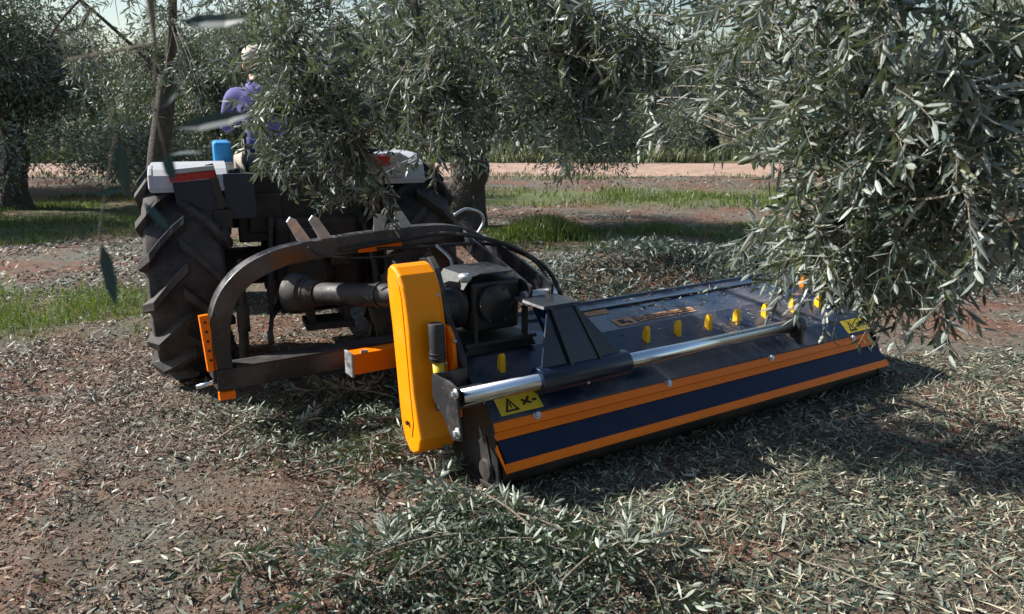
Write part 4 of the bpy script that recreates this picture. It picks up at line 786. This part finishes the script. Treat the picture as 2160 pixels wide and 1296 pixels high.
x, y = scatter(60000, -14, -4, 9.5, 15.5, lambda x, y: np.clip(.22 + 3.5 * fbm(x * .8, y * 1.1), 0, 1)); blades('grass', x, y, rng.uniform(.03, .11, len(x)), rng.uniform(.006, .014, len(x)), M['grass'], 'grass strip in the left middle distance beyond the tractor', 'grass')
x, y = scatter(16000, -14, 16, 18.9, 20.5, lambda x, y: np.clip(.1 + 3 * fbm(x * .7, y * .9), 0, 1)); blades('weeds', x, y, rng.uniform(.04, .16, len(x)), rng.uniform(.015, .03, len(x)), M['weed'], 'ragged dry weeds along the near edge of the dirt track', 'weeds')
x, y = scatter(42000, -22, 22, 25.0, 28.5, lambda x, y: np.clip(.5 + 2.5 * fbm(x * .6, y * .6), 0, 1)); blades('weeds', x, y, rng.uniform(.1, .6, len(x)) * (.6 + .8 * vnoise(x * .7, y * .7)), rng.uniform(.03, .07, len(x)), M['weed'], 'pale weeds along the far side of the dirt track', 'weeds')
n = 16000; x = rng.uniform(-3.6, 4, n); y = rng.uniform(2.2, 6.2, n); k = (rng.random(n) < np.clip(5 * fbm(x * 1.7 + 8, y * 1.7) - .1, 0, 1)) & (x < 1.2); x, y = x[k], y[k]
blades('grass', x, y, rng.uniform(.01, .035, len(x)), rng.uniform(.003, .006, len(x)), M['grass'], 'sparse short green shoots between the shredded litter in the foreground', 'grass', .6)

# ============================================================ LITTER (shredded leaves and chips lying on the soil)
def litter(name, n, x0, x1, y0, y1, f, ll, ww, mat, label, tilt=.3, lift=.012, curl=1):
    x, y = scatter(n, x0, x1, y0, y1, f); n = len(x); a = rng.uniform(0, 6.28, n); D = np.stack([np.cos(a), np.sin(a), rng.normal(0, tilt, n)], 1)
    Nn = np.stack([rng.normal(0, tilt * 1.3, n), rng.normal(0, tilt * 1.3, n), np.ones(n)], 1); Ls = rng.uniform(*ll, n) * rng.choice([1, 1, 1, 1.5], n); P = np.stack([x, y, gz(x, y) + rng.uniform(.0, lift, n)], 1)
    lv = Leaves(); lv.add(P - D * Ls[:, None] * .5, D, Nn, Ls, rng.uniform(*ww, n) * (Ls / ll[1]) ** .3); V, Q, T = lv.arrays(1); o = np_mesh(name, V, [Q, T], [M[mat]]); return tag(o, label, 'litter', kind='stuff')
ax_ = lambda x, y: ((x + .05) * .839 + (y - 3.14) * .545, -(x + .05) * .545 + (y - 3.14) * .839)   # ground point in the mulcher's frame
right = lambda x, y: np.clip((x + .15 + .5 * fbm(x * 2, y * 2)) * 2.2, 0, 1)
litter('soil_litter', 70000, -3.4, 1.0, 2.0, 5.6, lambda x, y: (1 - right(x, y)) * np.clip(.55 + 2.6 * fbm(x * 2.2, y * 2.2), .08, 1) * (1 - .8 * np.exp(-((x + .75) / .55) ** 2 - ((y - 3.05) / .3) ** 2)), (.012, .048), (.0045, .011), 'litter', 'grey brown leaf litter on red soil in the left foreground', .4, .02)
x, y = scatter(120000, -3.6, 3.5, 1.9, 6.0, lambda x, y: np.clip(1.1 - (y - 2) * .2, .1, 1) * (1 - .6 * right(x, y))); n = len(x); sz = rng.uniform(.003, .011, n)
c_ = np.stack([x, y, gz(x, y) + sz * .3], 1); e_ = norm(rng.normal(size=(n, 4, 3))) * 1.0; V = (c_[:, None] + e_ * sz[:, None, None] * rng.uniform(.6, 1.1, (n, 4, 1))).reshape(-1, 3); k = np.arange(n)[:, None] * 4
tag(np_mesh('soil_crumbs', V, [np.concatenate([k + np.array([[a, b, c]]) for a, b, c in ((0, 1, 2), (0, 2, 3), (0, 3, 1), (1, 3, 2))])], [M['crumb']]), 'red brown soil crumbs between the litter in the foreground', 'soil', kind='stuff')
litter('shredded_litter', 80000, -.4, 4.2, 2.0, 5.2, lambda x, y: right(x, y) * np.clip(.7 + 1.8 * fbm(x * 2, y * 2), .15, 1), (.018, .062), (.005, .0115), 'straw', 'golden shredded wood and leaf litter behind the mulcher at the right foreground', .38, .022)
litter('shredded_litter', 15000, -.6, 4.0, 1.95, 4.6, lambda x, y: right(x, y) * np.clip(.45 + 2.4 * fbm(x * 3, y * 3), .05, 1), (.035, .10), (.0022, .004), 'fibre', 'long torn wood fibres on top of the litter at right', .5, .03)
litter('leaf_litter', 12000, -.3, 4.0, 2.0, 4.6, lambda x, y: np.clip(.25 + 3 * fbm(x * 1.3 + 11, y * 1.3), .05, 1), (.03, .065), (.008, .013), 'olive_cut', 'green torn leaves mixed into the litter at right', .6, .03)
litter('leaf_litter', 16000, -3.4, 4.0, 2.0, 5.0, lambda x, y: np.clip(.35 + 2.4 * fbm(x * 1.6 + 3, y * 1.6), .05, 1), (.03, .06), (.008, .013), 'greenlitter', 'loose silver green olive leaves strewn over the whole foreground', .45, .02)
litter('leaf_litter', 15000, -.9, .6, 2.05, 3.15, lambda x, y: np.exp(-((x + .12) / .42) ** 2 - ((y - 2.5) / .42) ** 2) * 1.0, (.025, .055), (.007, .012), 'olive_cut', 'thick layer of green cut leaves under the foreground branches', .6, .05)
litter('leaf_litter', 22000, -1.9, .2, 3.3, 4.9, lambda x, y: np.exp(-((x + .75) / .55) ** 2 - ((y - 4.0) / .5) ** 2) * 1.0, (.025, .055), (.007, .012), 'olive_cut', 'dark leaf layer on the ground left of the belt cover', .55, .06)
litter('leaf_litter', 42000, -4.5, 6, 4.8, 9.0, lambda x, y: np.clip(.5 + 1.6 * fbm(x * 1.4, y * 1.4), .1, 1), (.025, .06), (.008, .014), 'greenlitter', 'leaf litter between the tractor and the windrow of prunings', .35, .02)
litter('leaf_litter', 22000, -11, -2.6, 6.6, 10.2, lambda x, y: np.clip(.4 + 2.4 * fbm(x * 1.2, y * 1.2), .1, 1), (.03, .08), (.012, .024), 'greenlitter', 'grey green leaf litter on the bare soil left of the rear tyre', .35, .02)
x, y = scatter(26000, -11, -2.8, 7.4, 10.0, lambda x, y: np.clip(.02 + 3.2 * fbm(x * .9 + 2, y * 1.2), 0, 1)); blades('grass', x, y, rng.uniform(.02, .08, len(x)), rng.uniform(.005, .011, len(x)), M['grass'], 'scattered green weeds on the bare soil left of the rear tyre', 'grass')
litter('windrow_of_prunings', 70000, .1, 6.5, 5.9, 8.6, lambda x, y: np.exp(-((y - 7.1 - .13 * x) / .62) ** 2) * np.clip(.55 + 2 * fbm(x * 1.3, y * 2), .1, 1), (.04, .075), (.012, .018), 'windrow', 'windrow of cut olive prunings lying behind the mulcher', .8, .13)
litter('leaf_litter', 4000, -12, 14, 19.6, 24.8, lambda x, y: np.clip(.1 + 2.2 * fbm(x * .8, y * 1.5 + 3) + .8 * (np.abs(y - 22.2) > 1.9), 0, 1), (.05, .12), (.03, .05), 'litter', 'dead leaves and clods strewn on the dirt track', .3, .03)
litter('leaf_litter', 36000, -7, 12, 9, 19.8, lambda x, y: np.clip(.4 + 2.2 * fbm(x * .9, y * .9 + 7), .05, 1) * (1 - green_mask(x, y)), (.04, .09), (.02, .035), 'greenlitter', 'grey green litter bands in the middle distance before the track', .3, .02)

# ============================================================ PRUNED BRANCHES lying about, each its own thing
def cut_branch(x, y, ang, L, leafy, label, bend=.15, h=.05, mat='deadtwig', lmat='olive_cut', r=.006, ll=.055, nside=7, up=.25):
    b = np.array([x, y, float(gz(x, y)) + h * .4]); tw = Tubes(); lv = Leaves(); t = np.linspace(0, 1, 9); d = np.array([math.cos(ang), math.sin(ang), 0]); s = np.array([-d[1], d[0], 0])
    path = np.outer(t * L, d) + np.outer(np.sin(t * 2.4) * bend * L, s) + np.outer(np.sin(t * math.pi) * h, [0, 0, 1])
    for i in range(9): path[i, 2] = max(path[i, 2], float(gz(x + path[i, 0], y + path[i, 1])) - b[2] + .008)
    tw.add(path, r, r * .3, 6)
    for k in range(nside):
        i = rng.uniform(.8, 8) ; i0 = int(min(i, 7)); p = path[i0] + (path[i0 + 1] - path[i0]) * (i - i0); sg = rng.choice([-1, 1]); dd = d * rng.uniform(.4, 1) + s * sg * rng.uniform(.3, 1) + np.array([0, 0, rng.uniform(-.05, up)])
        if leafy: twig(tw, lv, p, dd, rng.uniform(.12, .30) * min(1, L + .3), ll, .0125, .017, rng.uniform(0, .25), .0018, .1)
        else: Lk = rng.uniform(.08, .22) * L; tw.add(np.stack([p, p + norm(dd[None])[0] * Lk * .5 + [0, 0, .004], p + norm(dd[None])[0] * Lk]), r * .35, r * .12, 4)
    if leafy: twig(tw, lv, path[-1], path[-1] - path[-2], .2 * min(1, L + .3), ll, .0125, .017, .1, .0018, .1)
    if not leafy: lv.add(path[[-1]], d[None], np.array([[0, 0, 1.]]), np.array([.03]), np.array([.006]))
    o = combine('olive_branch', tw, lv, M[mat], M[lmat], 2); o.location = tuple(b); return tag(o, label, 'branch', 'cut branches lying on the ground')
BR = [
 (.07, 2.98, -1.12, .85, 1, 'long straight leafy olive branch running from the mulcher corner to the bottom edge'),
 (-.45, 2.75, .35, .5, 1, 'dense dark green leafy branch in the middle of the foreground heap'),
 (-.15, 2.62, -2.6, .6, 1, 'leafy branch pointing left out of the foreground heap'),
 (-.35, 2.45, .15, .6, 1, 'leafy branch lying flat along the front of the heap'),
 (.10, 2.65, 2.4, .55, 1, 'leafy branch leaning back from the heap towards the belt cover'),
 (.15, 2.35, .5, .45, 1, 'leafy branch at the bottom edge, right side of the heap'),
 (-.55, 2.35, 1.0, .5, 1, 'leafy branch at the bottom edge, left side of the heap'),
 (-.10, 2.85, -.5, .45, 1, 'short leafy branch close under the mulcher corner'),
 (-.30, 3.05, 1.9, .62, 1, 'upright leaning twig with pale leaves beside the yellow belt cover'),
 (-.72, 2.30, .55, .95, 0, 'long thin bare stick crossing the bottom of the heap'),
 (.22, 2.55, -2.2, .6, 0, 'bare brown stick with side shoots at the bottom centre'),
 (-.95, 3.30, .08, .55, 0, 'dark bare stick lying level on the red soil at left'),
 (-.75, 2.55, -.35, .5, 0, 'pale forked stick left of the foreground heap'),
 (-1.05, 2.6, -.9, .30, 1, 'small silver leafed twig alone on the left soil'),
 (-.65, 3.35, .8, .40, 1, 'grey leafed twig on the soil below the telescopic beam'),
 (-.85, 3.9, -.2, .6, 1, 'leafy branch in the dark heap left of the belt cover'),
 (-1.1, 4.1, .5, .6, 1, 'leafy branch under the hitch frame'),
 (-.55, 4.2, 2.9, .7, 1, 'leafy branch lying across the heap under the drive shaft'),
 (-.65, 3.7, -1.4, .5, 1, 'drooping branch at the near side of the dark heap'),
 (-1.45, 3.7, .3, .4, 1, 'grey green twig near the bottom of the rear tyre'),
 (1.05, 2.62, -.7, .42, 0, 'thin curved straw coloured stick in the golden litter'),
 (1.7, 3.1, .4, .35, 0, 'short bare stick in the mulcher\'s shadow'),
 (1.35, 6.4, .2, 1.1, 1, 'leafy branch on the windrow, nearest the mulcher'), (2.3, 6.9, .5, 1.1, 1, 'leafy branch sticking out of the middle of the windrow'),
 (.85, 6.8, 2.8, 1.0, 1, 'leafy branch on the left end of the windrow'), (3.2, 7.2, 2.6, 1.1, 1, 'leafy branch on the right part of the windrow'), (1.9, 7.3, -.4, 1.0, 1, 'leafy branch on top of the windrow')]
for (x, y, a, L, lf, lab) in BR: cut_branch(x, y, a, L, lf, lab, bend=rng.uniform(-.12, .15), h=.07 if lf else .02, nside=11 if lf and L > .4 else 7, ll=.055 if y < 5 else .075, r=.0055 if y < 5 else .01)
# twigs lying on the deck
mw = Matrix.Translation((-.05, 3.14, 0)) @ Matrix.Rotation(R(33), 4, 'Z')
for (lx, ly, a, L, lf, lab) in [(1.25, .62, -1.15, .42, 1, 'pale stripped twig lying on the deck across the worn lettering'), (1.55, .25, .1, .25, 1, 'small green twig dangling below the chrome rod'), (2.15, .40, .6, .45, 1, 'leafy twig on the deck at the end of the chrome rod'),
                                (1.75, .62, .2, .4, 1, 'leafy twig lying along the dusty top of the deck'), (2.4, .55, -.4, .4, 1, 'leafy twig by the right end marker')]:
    tw = Tubes(); lv = Leaves(); d = np.array([math.cos(a + R(33)), math.sin(a + R(33)), .05]); twig(tw, lv, np.zeros(3), d, L, .05, .011, .03 if lx < 2 else .02, .0, .0022, .45)
    o = combine('olive_twig', tw, lv, M['deadtwig'], M['olive_cut'], 2); p = mw @ Vector((lx, ly, on_deck(ly) + .03)); o.location = p; tag(o, lab, 'twig', 'twigs lying on the mulcher')
n = 900; lx = rng.uniform(.1, 2.65, n); ly = .12 + .8 * rng.random(n) ** .8; kk = rng.random(n) < np.clip(.12 + .9 * (lx / 2.7) ** 1.5 + 1.5 * fbm(lx * 3, ly * 3), 0, 1); lx, ly = lx[kk], ly[kk]; n = len(lx)
wp = np.array([list(mw @ Vector((a, b, on_deck(b) + .006 + .004 * rng.random()))) for a, b in zip(lx, ly)]); a = rng.uniform(0, 6.28, n); lv = Leaves(); lv.add(wp, np.stack([np.cos(a), np.sin(a), rng.normal(0, .08, n)], 1), np.stack([rng.normal(0, .15, n), rng.normal(0, .15, n), np.ones(n)], 1), rng.uniform(.012, .045, n), rng.uniform(.003, .009, n))
V, Q, T = lv.arrays(1); tag(np_mesh('chaff', V, [Q, T], [M['litter']]), 'dry chaff and torn leaves lying on top of the mulcher deck', 'litter', kind='stuff')
# pale field stones beyond the track
for i, (x, y, s_, lab) in enumerate([(4.6, 25.6, .55, 'tall pale field stone beyond the dirt track'), (4.0, 26.0, .35, 'low pale stone left of the tall stone'), (6.0, 25.9, .38, 'low pale stone right of the tall stone')]):
    m = MB(); bmesh.ops.create_icosphere(m.bm, subdivisions=3, radius=s_ * .5)
    for v in m.bm.verts: v.co *= 1 + 1.1 * (vnoise(v.co.x * 6 + i * 3, v.co.y * 5 + v.co.z * 5) - .5); v.co.z *= 1.5 if i == 0 else .8
    o = m.build('field_stone', 'stone', None, 0); o.location = (x, y, float(gz(x, y)) + s_ * .25); tag(o, lab, 'stone', 'field stones beyond the track')
